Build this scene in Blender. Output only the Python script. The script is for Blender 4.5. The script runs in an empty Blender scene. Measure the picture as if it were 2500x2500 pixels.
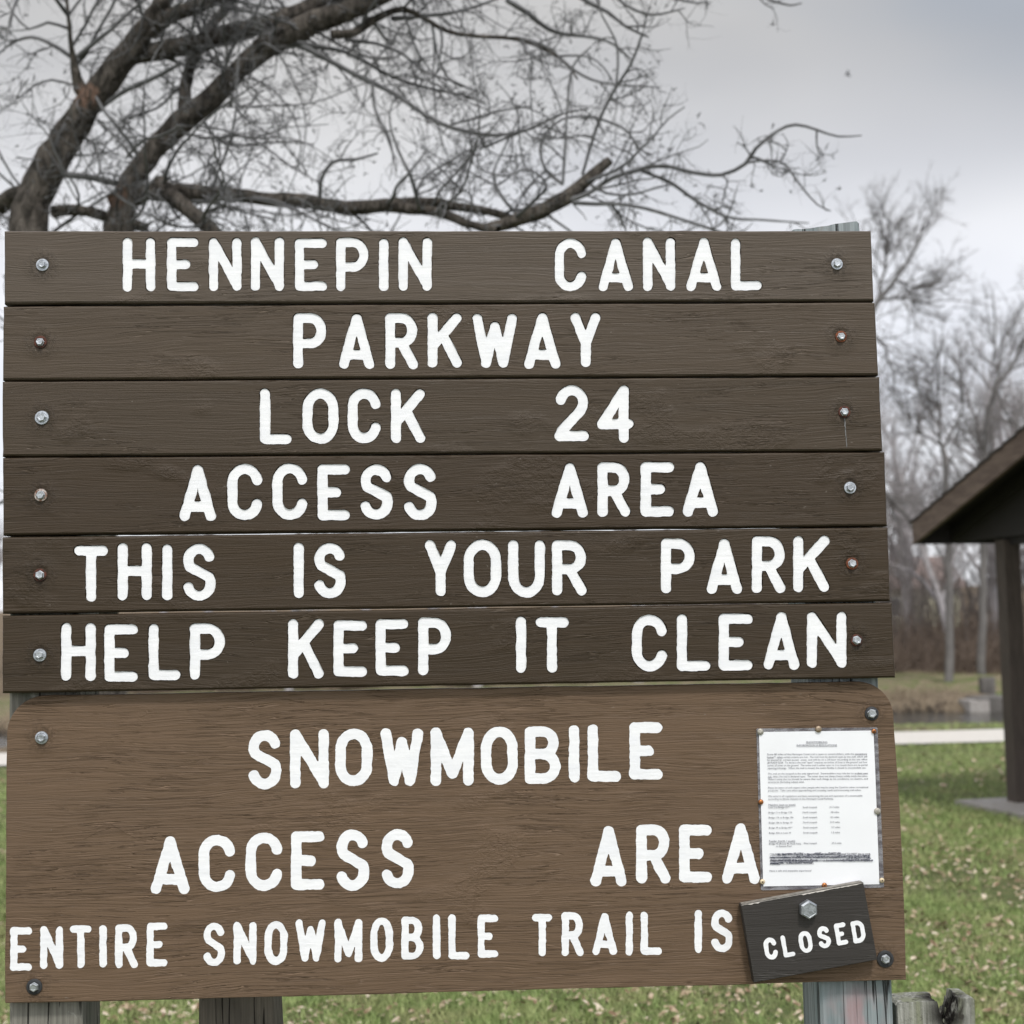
import bpy, math, random
import numpy as np
from mathutils import Vector, Matrix
from mathutils.geometry import delaunay_2d_cdt

random.seed(7)
RNG = np.random.default_rng(11)
scene = bpy.context.scene
COL = scene.collection
R = math.radians

# ------------------------------------------------------------------ camera
F = 3650.0
CAM = Vector((0, 0, 1.6))
PITCH = math.atan(270 / F)
ROLL = R(1.4)
f0 = Vector((0, math.cos(PITCH), math.sin(PITCH)))
r0 = Vector((1, 0, 0))
u0 = r0.cross(f0)
rr = r0 * math.cos(ROLL) - u0 * math.sin(ROLL)
uu = u0 * math.cos(ROLL) + r0 * math.sin(ROLL)


def ray(x, y):
    return f0 + rr * ((x - 1250) / F) + uu * ((1250 - y) / F)


def at(x, y, Y):
    d = ray(x, y)
    return CAM + d * (Y / d.y)


def on_ground(x, y, z=0.0):
    d = ray(x, y)
    return CAM + d * ((z - CAM.z) / d.z)


cam_d = bpy.data.cameras.new('camera')
cam = bpy.data.objects.new('camera', cam_d)
COL.objects.link(cam)
m = Matrix((rr, uu, -f0)).transposed().to_4x4()
m.translation = CAM
cam.matrix_world = m
cam_d.sensor_width = 36
cam_d.lens = 36 * F / 2500
cam_d.clip_start = 0.05
cam_d.clip_end = 2000
cam_d.dof.use_dof = True
cam_d.dof.focus_distance = 2.77
cam_d.dof.aperture_fstop = 5.0
scene.camera = cam

# ------------------------------------------------------------------ objects


def tag(o, label=None, cat=None, group=None, kind=None):
    if label: o['label'] = label
    if cat: o['category'] = cat
    if group: o['group'] = group
    if kind: o['kind'] = kind
    return o


def empty(name, loc):
    o = bpy.data.objects.new(name, None)
    o.location = loc
    o.empty_display_size = 0.1
    COL.objects.link(o)
    return o


ORG = {}


def link(name, me, mat, parent=None, origin=None, smooth=False):
    """me has world-space vertices; they are moved to be local to the thing's origin"""
    o = bpy.data.objects.new(name, me)
    COL.objects.link(o)
    if parent is not None:
        base = ORG[parent.name]
        o.parent = parent
        ORG[o.name] = base
    else:
        base = Vector(origin) if origin is not None else Vector((0, 0, 0))
        o.location = base
        ORG[o.name] = base
    if base.length > 0:
        me.transform(Matrix.Translation(-base))
    if mat is not None:
        for mm in (mat if isinstance(mat, (list, tuple)) else [mat]):
            me.materials.append(mm)
    if smooth:
        me.polygons.foreach_set('use_smooth', [True] * len(me.polygons))
    return o


def thing(name, loc, label, cat, group=None):
    o = empty(name, loc)
    ORG[o.name] = Vector(loc)
    return tag(o, label, cat, group)


class MB:
    def __init__(s):
        s.v = []; s.f = []; s.m = []

    def add(s, vs, fs, mi=0):
        b = len(s.v)
        s.v += [tuple(p) for p in vs]
        s.f += [tuple(i + b for i in f) for f in fs]
        s.m += [mi] * len(fs)
        return s

    def box(s, o, ax, ay, az, mi=0):
        """corner o and three edge vectors"""
        o = Vector(o); ax = Vector(ax); ay = Vector(ay); az = Vector(az)
        v = [o, o + ax, o + ax + ay, o + ay, o + az, o + ax + az, o + ax + ay + az, o + ay + az]
        return s.add(v, [(0, 3, 2, 1), (4, 5, 6, 7), (0, 1, 5, 4), (1, 2, 6, 5), (2, 3, 7, 6), (3, 0, 4, 7)], mi)

    def lathe(s, c, ax, prof, n=20, mi=0, phase=0.0):
        """profile list of (radius, height along ax)"""
        ax = Vector(ax).normalized()
        t = Vector((0, 0, 1)) if abs(ax.z) < .9 else Vector((1, 0, 0))
        a = ax.cross(t).normalized(); b = ax.cross(a)
        c = Vector(c)
        vs = []; fs = []
        for (r, h) in prof:
            for k in range(n):
                an = phase + 2 * math.pi * k / n
                vs.append(c + ax * h + (a * math.cos(an) + b * math.sin(an)) * r)
        for i in range(len(prof) - 1):
            for k in range(n):
                k2 = (k + 1) % n
                fs.append((i * n + k, i * n + k2, (i + 1) * n + k2, (i + 1) * n + k))
        fs.append(tuple(range((len(prof) - 1) * n, len(prof) * n)))
        fs.append(tuple(reversed(range(n))))
        return s.add(vs, fs, mi)

    def mesh(s, name):
        me = bpy.data.meshes.new(name)
        me.from_pydata(s.v, [], s.f)
        me.polygons.foreach_set('material_index', s.m)
        me.update()
        return me

    def build(s, name, mat, parent=None, origin=None, smooth=False):
        return link(name, s.mesh(name), mat, parent, origin, smooth)


def quick_mesh(name, V, Fc):
    """numpy verts (n,3) and faces (m,k) fast"""
    me = bpy.data.meshes.new(name)
    V = np.asarray(V, dtype=np.float32); Fc = np.asarray(Fc, dtype=np.int32)
    k = Fc.shape[1]
    me.vertices.add(len(V)); me.vertices.foreach_set('co', V.ravel())
    me.loops.add(Fc.size); me.loops.foreach_set('vertex_index', Fc.ravel())
    me.polygons.add(len(Fc))
    me.polygons.foreach_set('loop_start', np.arange(0, Fc.size, k, dtype=np.int32))
    me.polygons.foreach_set('loop_total', np.full(len(Fc), k, dtype=np.int32))
    me.update(calc_edges=True)
    return me


# ------------------------------------------------------------------ noise (numpy)
_tab = RNG.random((256, 256))


def vnoise(x, y, scale, seed=0):
    x = np.asarray(x, float) * scale + seed * 17.31; y = np.asarray(y, float) * scale + seed * 9.77
    xi = np.floor(x).astype(int); yi = np.floor(y).astype(int)
    fx = x - xi; fy = y - yi
    fx = fx * fx * (3 - 2 * fx); fy = fy * fy * (3 - 2 * fy)
    g = lambda a, b: _tab[a % 256, b % 256]
    return ((g(xi, yi) * (1 - fx) + g(xi + 1, yi) * fx) * (1 - fy) +
            (g(xi, yi + 1) * (1 - fx) + g(xi + 1, yi + 1) * fx) * fy) * 2 - 1


# ------------------------------------------------------------------ materials
class NT:
    def __init__(s, name):
        s.mat = bpy.data.materials.new(name); s.mat.use_nodes = True
        s.t = s.mat.node_tree; s.n = s.t.nodes; s.l = s.t.links
        s.bsdf = s.n['Principled BSDF']
        s.tc = s.n.new('ShaderNodeTexCoord')

    def set(s, **k):
        for a, b in k.items():
            s.put(s.bsdf.inputs[a.replace('_', ' ')], b)
        return s

    def put(s, sock, v):
        if isinstance(v, bpy.types.NodeSocket): s.l.new(v, sock)
        elif isinstance(v, (tuple, list)) and sock.type == 'RGBA': sock.default_value = (*v[:3], 1)
        else: sock.default_value = v

    def noise(s, sc=(1, 1, 1), scale=1.0, detail=4, rough=.55, dist=0.0, coord='Object', off=(0, 0, 0), color=False, vec=None):
        mp = s.n.new('ShaderNodeMapping'); mp.inputs['Scale'].default_value = sc; mp.inputs['Location'].default_value = off
        s.l.new(vec if vec is not None else s.tc.outputs[coord], mp.inputs['Vector'])
        no = s.n.new('ShaderNodeTexNoise')
        no.inputs['Scale'].default_value = scale; no.inputs['Detail'].default_value = detail
        no.inputs['Roughness'].default_value = rough; no.inputs['Distortion'].default_value = dist
        s.l.new(mp.outputs[0], no.inputs['Vector'])
        return no.outputs['Color' if color else 'Fac']

    def voro(s, sc=(1, 1, 1), scale=1.0, feature='F1', out='Distance', vec=None):
        mp = s.n.new('ShaderNodeMapping'); mp.inputs['Scale'].default_value = sc
        s.l.new(vec if vec is not None else s.tc.outputs['Object'], mp.inputs['Vector'])
        no = s.n.new('ShaderNodeTexVoronoi'); no.inputs['Scale'].default_value = scale; no.feature = feature
        s.l.new(mp.outputs[0], no.inputs['Vector'])
        return no.outputs[out]

    def math(s, op, a, b=0.0, c=0.0, clamp=False):
        no = s.n.new('ShaderNodeMath'); no.operation = op; no.use_clamp = clamp
        s.put(no.inputs[0], a); s.put(no.inputs[1], b)
        if op in ('MULTIPLY_ADD', 'COMPARE', 'SMOOTH_MIN'): s.put(no.inputs[2], c)
        return no.outputs[0]

    def ramp(s, v, a, b, lo=0.0, hi=1.0):
        no = s.n.new('ShaderNodeMapRange'); no.interpolation_type = 'SMOOTHSTEP'
        s.put(no.inputs[0], v)
        no.inputs[1].default_value = a; no.inputs[2].default_value = b
        no.inputs[3].default_value = lo; no.inputs[4].default_value = hi
        return no.outputs[0]

    def mix(s, f, a, b, mode='MIX'):
        no = s.n.new('ShaderNodeMix'); no.data_type = 'RGBA'; no.blend_type = mode
        s.put(no.inputs[0], f); s.put(no.inputs[6], a); s.put(no.inputs[7], b)
        return no.outputs[2]

    def bump(s, h, dist, strength=1.0, normal=None):
        no = s.n.new('ShaderNodeBump'); no.inputs['Strength'].default_value = strength
        no.inputs['Distance'].default_value = dist
        s.l.new(h, no.inputs['Height'])
        if normal is not None: s.l.new(normal, no.inputs['Normal'])
        s.l.new(no.outputs[0], s.bsdf.inputs['Normal'])
        return no.outputs[0]

    def near(s, p, r, soft):
        """1 inside a ball round local point p"""
        no = s.n.new('ShaderNodeVectorMath'); no.operation = 'DISTANCE'
        s.l.new(s.tc.outputs['Object'], no.inputs[0]); no.inputs[1].default_value = p
        return s.ramp(no.outputs['Value'], r, r + soft, 1, 0)


def brown_paint(name, col, seed, fine=.75, cracks=.5, rough=.46, spots=(), deep=0.0):
    t = NT(name)
    off = (seed * 3.7, seed * 1.3, seed * 7.1)
    warp = t.noise((2.2, 2.2, 9), 1, 3, .5, off=off, color=True)
    vm = t.n.new('ShaderNodeVectorMath'); vm.operation = 'MULTIPLY_ADD'
    t.l.new(warp, vm.inputs[0]); vm.inputs[1].default_value = (0, 0, .05); t.l.new(t.tc.outputs['Object'], vm.inputs[2])
    vec = vm.outputs[0]
    g1 = t.noise((9, 9, 420), 1, 5, .62, off=off, vec=vec)
    g2 = t.noise((2.5, 2.5, 70), 1, 4, .55, off=off, vec=vec)
    big = t.noise((1.5, 1.5, 6), 1, 3, .5, off=off)
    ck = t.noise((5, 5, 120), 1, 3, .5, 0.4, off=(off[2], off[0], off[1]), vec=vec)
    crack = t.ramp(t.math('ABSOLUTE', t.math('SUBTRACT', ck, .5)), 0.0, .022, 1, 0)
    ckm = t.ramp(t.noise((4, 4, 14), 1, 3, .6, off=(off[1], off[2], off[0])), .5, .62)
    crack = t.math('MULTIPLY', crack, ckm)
    patch = t.ramp(t.noise((6, 6, 9), 1, 2, .5, off=(off[1] + 5, off[2], off[0])), .56, .68)
    rg = t.math('MULTIPLY', t.noise((70, 70, 110), 1, 4, .65, .6, off=off), patch)
    h = t.math('MULTIPLY_ADD', g1, 1.5 * fine, t.math('MULTIPLY', g2, .5 * fine))
    h = t.math('MULTIPLY_ADD', rg, 2.6, h)
    ring = None
    for sp_ in spots:
        m1 = t.near(sp_, .012, .030); m2 = t.near(sp_, .0085, .012)
        ring = m1 if ring is None else t.math('MAXIMUM', ring, m1)
        h = t.math('MULTIPLY_ADD', t.math('MULTIPLY', m1, t.noise((120, 120, 150), 1, 4, .7, .5, off=off)), 2.4, h)
        h = t.math('MULTIPLY_ADD', m2, -1.5, h)
    if deep:   # open grain of plywood: sparse long hairline grooves
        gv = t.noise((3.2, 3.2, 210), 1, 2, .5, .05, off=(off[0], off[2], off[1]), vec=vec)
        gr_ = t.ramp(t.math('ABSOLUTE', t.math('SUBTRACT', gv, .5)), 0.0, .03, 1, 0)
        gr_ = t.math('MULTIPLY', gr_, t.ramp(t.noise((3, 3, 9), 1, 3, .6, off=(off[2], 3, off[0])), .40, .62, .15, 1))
        h = t.math('MULTIPLY_ADD', gr_, -deep, h)
    h = t.math('MULTIPLY_ADD', crack, -cracks * 2.2, h)
    h = t.math('MULTIPLY_ADD', t.noise((1.2, 1.2, 14), 1, 2, .5, off=off), 1.6, h)
    t.bump(h, .0013, 1.0)
    c = t.mix(t.ramp(g2, .3, .7), tuple(x * .96 for x in col), tuple(x * 1.04 for x in col))
    c = t.mix(t.ramp(big, .35, .7, 0, .4), c, tuple(x * .9 + .006 for x in col))
    if ring is not None:
        c = t.mix(t.math('MULTIPLY', t.math('MULTIPLY', ring, t.ramp(t.noise((200, 200, 120), 1, 3, .6), .4, .62)), .5), c, tuple(x * .45 for x in col))
    if deep:
        c = t.mix(t.math('MULTIPLY', gr_, .30), c, tuple(x * 1.5 + .01 for x in col))  # pale tone on the grooves paints in their highlights
    c = t.mix(t.math('MULTIPLY', crack, .5), c, tuple(x * 1.9 + .02 for x in col))  # lighter crack lines: scuffs plus glints put into the paint colour
    sp = t.ramp(t.noise((90, 90, 150), 1, 2, .5, off=off), .74, .8)
    c = t.mix(t.math('MULTIPLY', sp, .35), c, (.3, .27, .24))
    t.set(Base_Color=c, Roughness=t.ramp(g2, .3, .7, rough - .08, rough + .12), Specular_IOR_Level=.24)
    return t.mat


def simple(name, col, rough=.6, metal=0.0, var=.25, scale=20, bump=0.0, bscale=40, sc=(1, 1, 1), col2=None):
    t = NT(name)
    n1 = t.noise(sc, scale, 5, .6)
    c2 = col2 if col2 else tuple(x * (1 - var) for x in col)
    t.set(Base_Color=t.mix(t.ramp(n1, .3, .7), col, c2), Roughness=rough, Metallic=metal)
    if bump: t.bump(t.noise(sc, bscale, 5, .6), bump)
    return t.mat


def white_letter(name):
    t = NT(name)
    n = t.noise((18, 18, 40), 1, 5, .6)
    s = t.noise((60, 60, 60), 1, 4, .6)
    t.set(Base_Color=t.mix(t.ramp(n, .3, .75), (.87, .875, .89), (.80, .81, .84)), Roughness=.5, Specular_IOR_Level=.3)
    h = t.math('MULTIPLY_ADD', s, .7, t.math('MULTIPLY', t.noise((14, 14, 120), 1, 3, .6), .8))
    t.bump(h, .0009)
    return t.mat


def weathered(name, base, tint, seed=0, dark=.5, blotch=(.1, .09, .07), pink=None):
    t = NT(name)
    off = (seed * 2.1, seed * 5.3, seed)
    g = t.noise((180, 180, 4.5), 1, 5, .6, off=off)
    g2 = t.noise((45, 45, 1.6), 1, 4, .6, .2, off=off)
    wide = t.noise((9, 9, 3), 1, 4, .6, off=off)
    ck = t.noise((26, 26, .9), 1, 3, .5, .3, off=(seed + 3, 2, 1))
    crack = t.ramp(t.math('ABSOLUTE', t.math('SUBTRACT', ck, .5)), .0, .017, 1, 0)
    c = t.mix(t.ramp(g, .3, .7), tuple(x * .55 for x in base), base)
    c = t.mix(t.ramp(wide, .4, .65), c, t.mix(t.ramp(g2, .35, .65), tint, tuple(x * .6 for x in tint)))
    bl = t.ramp(t.noise((30, 30, 16), 1, 6, .7, off=(1, seed, 4)), .6, .68)
    c = t.mix(t.math('MULTIPLY', bl, dark), c, blotch)
    if pink is not None:
        pm = t.math('MULTIPLY', t.near(pink, .02, .06), t.ramp(t.noise((25, 25, 12), 1, 3, .5), .35, .6))
        c = t.mix(t.math('MULTIPLY', pm, .55), c, (.42, .25, .26))
    c = t.mix(t.math('MULTIPLY', crack, .9), c, (.02, .018, .015))
    h = t.math('MULTIPLY_ADD', g, .6, g2)
    h = t.math('MULTIPLY_ADD', crack, -2.5, h)
    t.bump(h, .0022)
    t.set(Base_Color=c, Roughness=.85, Specular_IOR_Level=.2)
    return t.mat


def flat(name, col, rough=.6, metal=0.0):
    t = NT(name); t.set(Base_Color=col, Roughness=rough, Metallic=metal); return t.mat


M = {}
plank_cols = [(.090, .070, .053), (.076, .056, .039), (.062, .045, .030), (.049, .0335, .0205), (.047, .032, .019), (.044, .030, .0175)]  # paler toward the top plank: faded paint plus sheen put into the colour
M['white'] = white_letter('white_letter_paint')
M['post_l'] = weathered('weathered_post_lichen', (.24, .23, .20), (.10, .11, .085), 2, .75, (.42, .42, .38))
M['post_m'] = weathered('weathered_post_dark', (.20, .175, .15), (.13, .115, .10), 5, .5, (.04, .035, .03))
M['galv'] = simple('galvanised_steel', (.54, .57, .61), .42, .8, .45, 160, .0004, 300)
M['galv2'] = simple('bright_zinc_steel', (.60, .63, .66), .4, .8, .45, 200, .0003, 300)
M['rust'] = simple('rusty_steel', (.24, .075, .03), .85, .1, 0, 150, .0006, 250, col2=(.09, .03, .016))
M['rust2'] = simple('dark_rusty_steel', (.12, .036, .02), .8, .1, 0, 150, .0006, 250, col2=(.022, .012, .010))
M['rustring'] = simple('half_rusted_zinc', (.55, .5, .46), .5, .6, 0, 190, .0004, 250, col2=(.17, .07, .035))
M['rubber'] = simple('black_rubber', (.035, .036, .04), .55, 0, .5, 120, .0005, 200)

# ------------------------------------------------------------------ sign plane
TH = R(2.3)
P0 = Vector((0, 2.78, 0))
EX = Vector((math.cos(TH), math.sin(TH), 0))
NN = Vector((math.sin(TH), -math.cos(TH), 0))
EZ = Vector((0, 0, 1))


def sz(x, y, off):
    """pixel -> (s,z) on the sign-parallel plane lying off metres in front of the posts"""
    d = ray(x, y)
    p = P0 + NN * off
    t = (p - CAM).dot(NN) / d.dot(NN)
    q = CAM + d * t
    return ((q - P0).dot(EX), q.z)


def W3(s, z, off):
    return P0 + EX * s + EZ * z + NN * off


# ------------------------------------------------------------------ stroke font
def arc(cx, cy, rx, ry, a0, a1, n=14):
    return [(cx + rx * math.cos(R(a0 + (a1 - a0) * i / n)), cy + ry * math.sin(R(a0 + (a1 - a0) * i / n))) for i in range(n + 1)]


GL = {
    'A': [[(0, 0), (.5, 1), (1, 0)], [(.13, .2), (.87, .2)]],
    'C': [arc(.5, .70, .5, .30, 12, 180) + arc(.5, .30, .5, .30, 180, 348)],
    'D': [[(0, 0), (0, 1)], [(0, 1)] + arc(.4, .68, .6, .32, 90, 0, 8) + arc(.4, .32, .6, .32, 0, -90, 8) + [(0, 0)]],
    'E': [[(1, 1), (0, 1), (0, 0), (1, 0)], [(0, .5), (.62, .5)]],
    'H': [[(0, 0), (0, 1)], [(1, 0), (1, 1)], [(0, .52), (1, .52)]],
    'I': [[(.5, 0), (.5, 1)]],
    'K': [[(0, 0), (0, 1)], [(1, 1), (.02, .38)], [(.42, .62), (1, 0)]],
    'L': [[(0, 1), (0, 0), (1, 0)]],
    'M': [[(0, 0), (0, 1), (.5, .14), (1, 1), (1, 0)]],
    'N': [[(0, 0), (0, 1), (1, .03), (1, 1)], [(1, 0), (1, 1)]],
    'O': [arc(.5, .66, .5, .34, 0, 180) + arc(.5, .34, .5, .34, 180, 360) + [(1, .66)]],
    'P': [[(0, 0), (0, 1)], [(0, 1)] + arc(.5, .72, .5, .28, 90, -90) + [(0, .44)]],
    'R': [[(0, 0), (0, 1)], [(0, 1)] + arc(.5, .735, .46, .265, 90, -90) + [(0, .47)], [(.5, .47), (1, 0)]],
    'S': [arc(.5, .755, .47, .245, 20, 215) + arc(.5, .27, .5, .27, 28, -160)],
    'T': [[(.5, 0), (.5, 1)], [(0, 1), (1, 1)]],
    'U': [[(0, 1)] + arc(.5, .34, .5, .34, 180, 360) + [(1, 1)]],
    'W': [[(0, 1), (.25, 0), (.5, .82), (.75, 0), (1, 1)]],
    'Y': [[(0, 1), (.52, .42), (1, 1)], [(.52, .42), (.52, 0)]],
    'B': [[(0, 0), (0, 1)], [(0, 1)] + arc(.5, .76, .42, .24, 90, -90) + [(0, .52)], [(0, .52)] + arc(.5, .26, .5, .26, 90, -90) + [(0, 0)]],
    '2': [arc(.5, .72, .47, .28, 165, -10) + [(.86, .55), (.1, .12), (0, 0), (1, 0)]],
    '4': [[(.82, 0), (.82, 1), (0, .29), (1, .29)]],
}


def letter_strokes(ch, box, off, sw):
    """box in px (x0,x1,y0,y1) outer bounds; sw stroke width px -> list of polylines in (s,z), radius"""
    x0, x1, y0, y1 = box
    h = sw / 2
    out = []
    for pl in GL[ch]:
        q = []
        for (u, v) in pl:
            x = x0 + h + u * (x1 - x0 - 2 * h)
            y = y1 - h - v * (y1 - y0 - 2 * h)
            q.append(sz(x, y, off))
        out.append(q)
    a = sz(x0, y0, off); b = sz(x0 + sw, y0, off)
    return out, (b[0] - a[0]) / 2


def seg_sdf(X, Z, pl):
    d = np.full(X.shape, 1e9)
    for (a, b) in zip(pl[:-1], pl[1:]):
        ax, az = a; bx, bz = b
        vx, vz = bx - ax, bz - az
        L = vx * vx + vz * vz + 1e-12
        t = np.clip(((X - ax) * vx + (Z - az) * vz) / L, 0, 1)
        d = np.minimum(d, np.hypot(X - ax - t * vx, Z - az - t * vz))
    return d


def marching(Fd, sx, sz_, g):
    """zero contour of grid field -> points, segments"""
    pts = []; idx = {}; segs = []
    neg = Fd < 0
    cells = np.argwhere((neg[:-1, :-1] != neg[1:, :-1]) | (neg[:-1, :-1] != neg[:-1, 1:]) | (neg[:-1, :-1] != neg[1:, 1:]))

    def ev(i, j, k, l):
        key = (i, j, k, l)
        if key in idx: return idx[key]
        a = Fd[i, j]; b = Fd[k, l]
        t = min(.96, max(.04, a / (a - b)))
        p = (sx + (i + (k - i) * t) * g, sz_ + (j + (l - j) * t) * g)
        idx[key] = len(pts); pts.append(p)
        return idx[key]
    for (i, j) in cells:
        c = [neg[i, j], neg[i + 1, j], neg[i + 1, j + 1], neg[i, j + 1]]
        e = []
        if c[0] != c[1]: e.append(ev(i, j, i + 1, j))
        if c[1] != c[2]: e.append(ev(i + 1, j, i + 1, j + 1))
        if c[3] != c[2]: e.append(ev(i, j + 1, i + 1, j + 1))
        if c[0] != c[3]: e.append(ev(i, j, i, j + 1))
        if len(e) == 2: segs.append((e[0], e[1]))
        elif len(e) == 4:
            segs.append((e[0], e[3])); segs.append((e[1], e[2]))
    return pts, segs


def field(letters, off, grow, seed, g, bounds, wob):
    s0, s1, z0, z1 = bounds
    nx = int((s1 - s0) / g) + 1; nz = int((z1 - z0) / g) + 1
    Fd = np.full((nx, nz), .05)
    for (strokes, rad) in letters:
        xs = [p[0] for pl in strokes for p in pl]; zs = [p[1] for pl in strokes for p in pl]
        i0 = max(0, int((min(xs) - .03 - s0) / g)); i1 = min(nx, int((max(xs) + .03 - s0) / g))
        j0 = max(0, int((min(zs) - .03 - z0) / g)); j1 = min(nz, int((max(zs) + .03 - z0) / g))
        X, Z = np.meshgrid(s0 + np.arange(i0, i1) * g, z0 + np.arange(j0, j1) * g, indexing='ij')
        d = np.full(X.shape, 1e9)
        for pl in strokes:
            d = np.minimum(d, seg_sdf(X, Z, pl))
        d = d - rad - grow + wob * (vnoise(X, Z, 70, seed) * .7 + vnoise(X, Z, 190, seed + 3) * .45)
        Fd[i0:i1, j0:j1] = np.minimum(Fd[i0:i1, j0:j1], d)
    return Fd


def fsample(Fd, bounds, g, x, z):
    i = min(max(int(round((x - bounds[0]) / g)), 0), Fd.shape[0] - 1)
    j = min(max(int(round((z - bounds[2]) / g)), 0), Fd.shape[1] - 1)
    return Fd[i, j]


def outline(poly, step, wob, seed):
    """poly: list of (s,z) anticlockwise or clockwise; resampled with small irregularity"""
    out = []
    n = len(poly)
    for i in range(n):
        a = np.array(poly[i]); b = np.array(poly[(i + 1) % n])
        L = np.linalg.norm(b - a); k = max(1, int(L / step))
        nrm = np.array([-(b - a)[1], (b - a)[0]]) / max(L, 1e-9)
        for j in range(k):
            p = a + (b - a) * j / k
            if j and L > .05:
                p = p + nrm * wob * (float(vnoise(p[0], p[1], 9, seed)) + .6 * float(vnoise(p[0], p[1], 45, seed + 1)))
            out.append((float(p[0]), float(p[1])))
    return out


def inset(pts, b):
    c = np.array(pts); n = len(c)
    prv = np.roll(c, 1, 0); nxt = np.roll(c, -1, 0)
    t = nxt - prv; t /= np.linalg.norm(t, axis=1)[:, None] + 1e-12
    nr = np.stack([-t[:, 1], t[:, 0]], 1)
    A = np.sum(c[:, 0] * nxt[:, 1] - nxt[:, 0] * c[:, 1])
    if A < 0: nr = -nr
    return [tuple(p) for p in (c + nr * b)]


def carved_board(name, poly, off, thick, letters, mat, parent, seed, bevel=.003, depth=.0022, grow=.0009, wob=.0006, gw=.0009, g=.0015):
    """board with grooves cut along the letters; returns object"""
    ol = outline(poly, .012, wob, seed)
    fr = inset(ol, bevel)
    mid = inset(ol, bevel * .3)
    V = [Vector((p[0], p[1])) for p in fr]
    n = len(fr)
    E = [(i, (i + 1) % n) for i in range(n)]
    Fd = None
    if letters:
        xs = [p[0] for pl, r in letters for q in pl for p in q]; zs = [p[1] for pl, r in letters for q in pl for p in q]
        bounds = (min(xs) - .03, max(xs) + .03, min(zs) - .03, max(zs) + .03)
        Fd = field(letters, off, grow, seed, g, bounds, gw)
        pts, segs = marching(Fd, bounds[0], bounds[2], g)
        b = len(V)
        V += [Vector(p) for p in pts]
        E += [(a + b, c + b) for a, c in segs]
    ov, oe, of, _, _, _ = delaunay_2d_cdt(V, E, [], 0, 1e-6)
    mb = MB()
    top = [W3(p.x, p.y, off) for p in ov]
    deep = [W3(p.x, p.y, off - depth) for p in ov]
    used = []
    f_out = []; f_in = []
    for f in of:
        cx = sum(ov[i].x for i in f) / len(f); cz = sum(ov[i].y for i in f) / len(f)
        if Fd is not None and bounds[0] < cx < bounds[1] and bounds[2] < cz < bounds[3]:
            # precise bilinear sample
            fx = (cx - bounds[0]) / g; fz = (cz - bounds[2]) / g
            i = min(int(fx), Fd.shape[0] - 2); j = min(int(fz), Fd.shape[1] - 2); a = fx - i; c = fz - j
            v = (Fd[i, j] * (1 - a) + Fd[i + 1, j] * a) * (1 - c) + (Fd[i, j + 1] * (1 - a) + Fd[i + 1, j + 1] * a) * c
            (f_in if v < 0 else f_out).append(f)
        else:
            f_out.append(f)
    nt = len(top)
    mb.add(top + deep, f_out + [tuple(i + nt for i in f) for f in f_in])
    # walls
    ein = set()
    for f in f_in:
        for a, b in zip(f, f[1:] + f[:1]):
            ein.add((a, b))
    fs = []
    for (a, b) in ein:
        if (b, a) not in ein: fs.append((a, b, b + nt, a + nt))
    mb.f += fs; mb.m += [0] * len(fs)
    # rim
    rings = [[W3(p[0], p[1], off) for p in fr], [W3(p[0], p[1], off - bevel * .35) for p in mid],
             [W3(p[0], p[1], off - bevel * 1.1) for p in ol], [W3(p[0], p[1], off - thick) for p in ol]]
    vs = [p for r_ in rings for p in r_]
    fs = []
    for k in range(3):
        for i in range(n):
            j = (i + 1) % n
            fs.append((k * n + i, k * n + j, (k + 1) * n + j, (k + 1) * n + i))
    fs.append(tuple(range(3 * n, 4 * n)))
    mb.add(vs, fs)
    o = mb.build(name, mat, parent)
    return o


def painted_word(letters, off, lift, parent, seed, wob=.0011, g=.0015, mat=None, name='painted_word', base=.0022):
    xs = [p[0] for pl, r in letters for q in pl for p in q]; zs = [p[1] for pl, r in letters for q in pl for p in q]
    bounds = (min(xs) - .03, max(xs) + .03, min(zs) - .03, max(zs) + .03)
    Fd = field(letters, off, 0, seed + 50, g, bounds, wob)
    pts, segs = marching(Fd, bounds[0], bounds[2], g)
    V = [Vector(p) for p in pts]
    ov, oe, of, _, _, _ = delaunay_2d_cdt(V, segs, [], 0, 1e-6)
    keep = []
    for f in of:
        cx = sum(ov[i].x for i in f) / len(f); cz = sum(ov[i].y for i in f) / len(f)
        fx = (cx - bounds[0]) / g; fz = (cz - bounds[2]) / g
        i = min(int(fx), Fd.shape[0] - 2); j = min(int(fz), Fd.shape[1] - 2); a = fx - i; c = fz - j
        v = (Fd[i, j] * (1 - a) + Fd[i + 1, j] * a) * (1 - c) + (Fd[i, j + 1] * (1 - a) + Fd[i + 1, j + 1] * a) * c
        if v < 0: keep.append(f)
    top = [W3(p.x, p.y, off + lift) for p in ov]
    bot = [W3(p.x, p.y, off - base + .0003) for p in ov]
    n = len(top)
    es = set((a, b) for f in keep for a, b in zip(f, f[1:] + f[:1]))
    fs = list(keep) + [(a, b, b + n, a + n) for (a, b) in es if (b, a) not in es]
    mb = MB(); mb.add(top + bot, fs)
    return mb.build(name, mat or M['white'], parent)


Z = 1.5456


def L_(ox, oy, items):
    """zoom px letter boxes -> photo px"""
    return [(ch, (ox + a / Z, ox + b / Z, oy + c / Z, oy + d / Z)) for (ch, a, b, c, d) in items]


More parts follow.
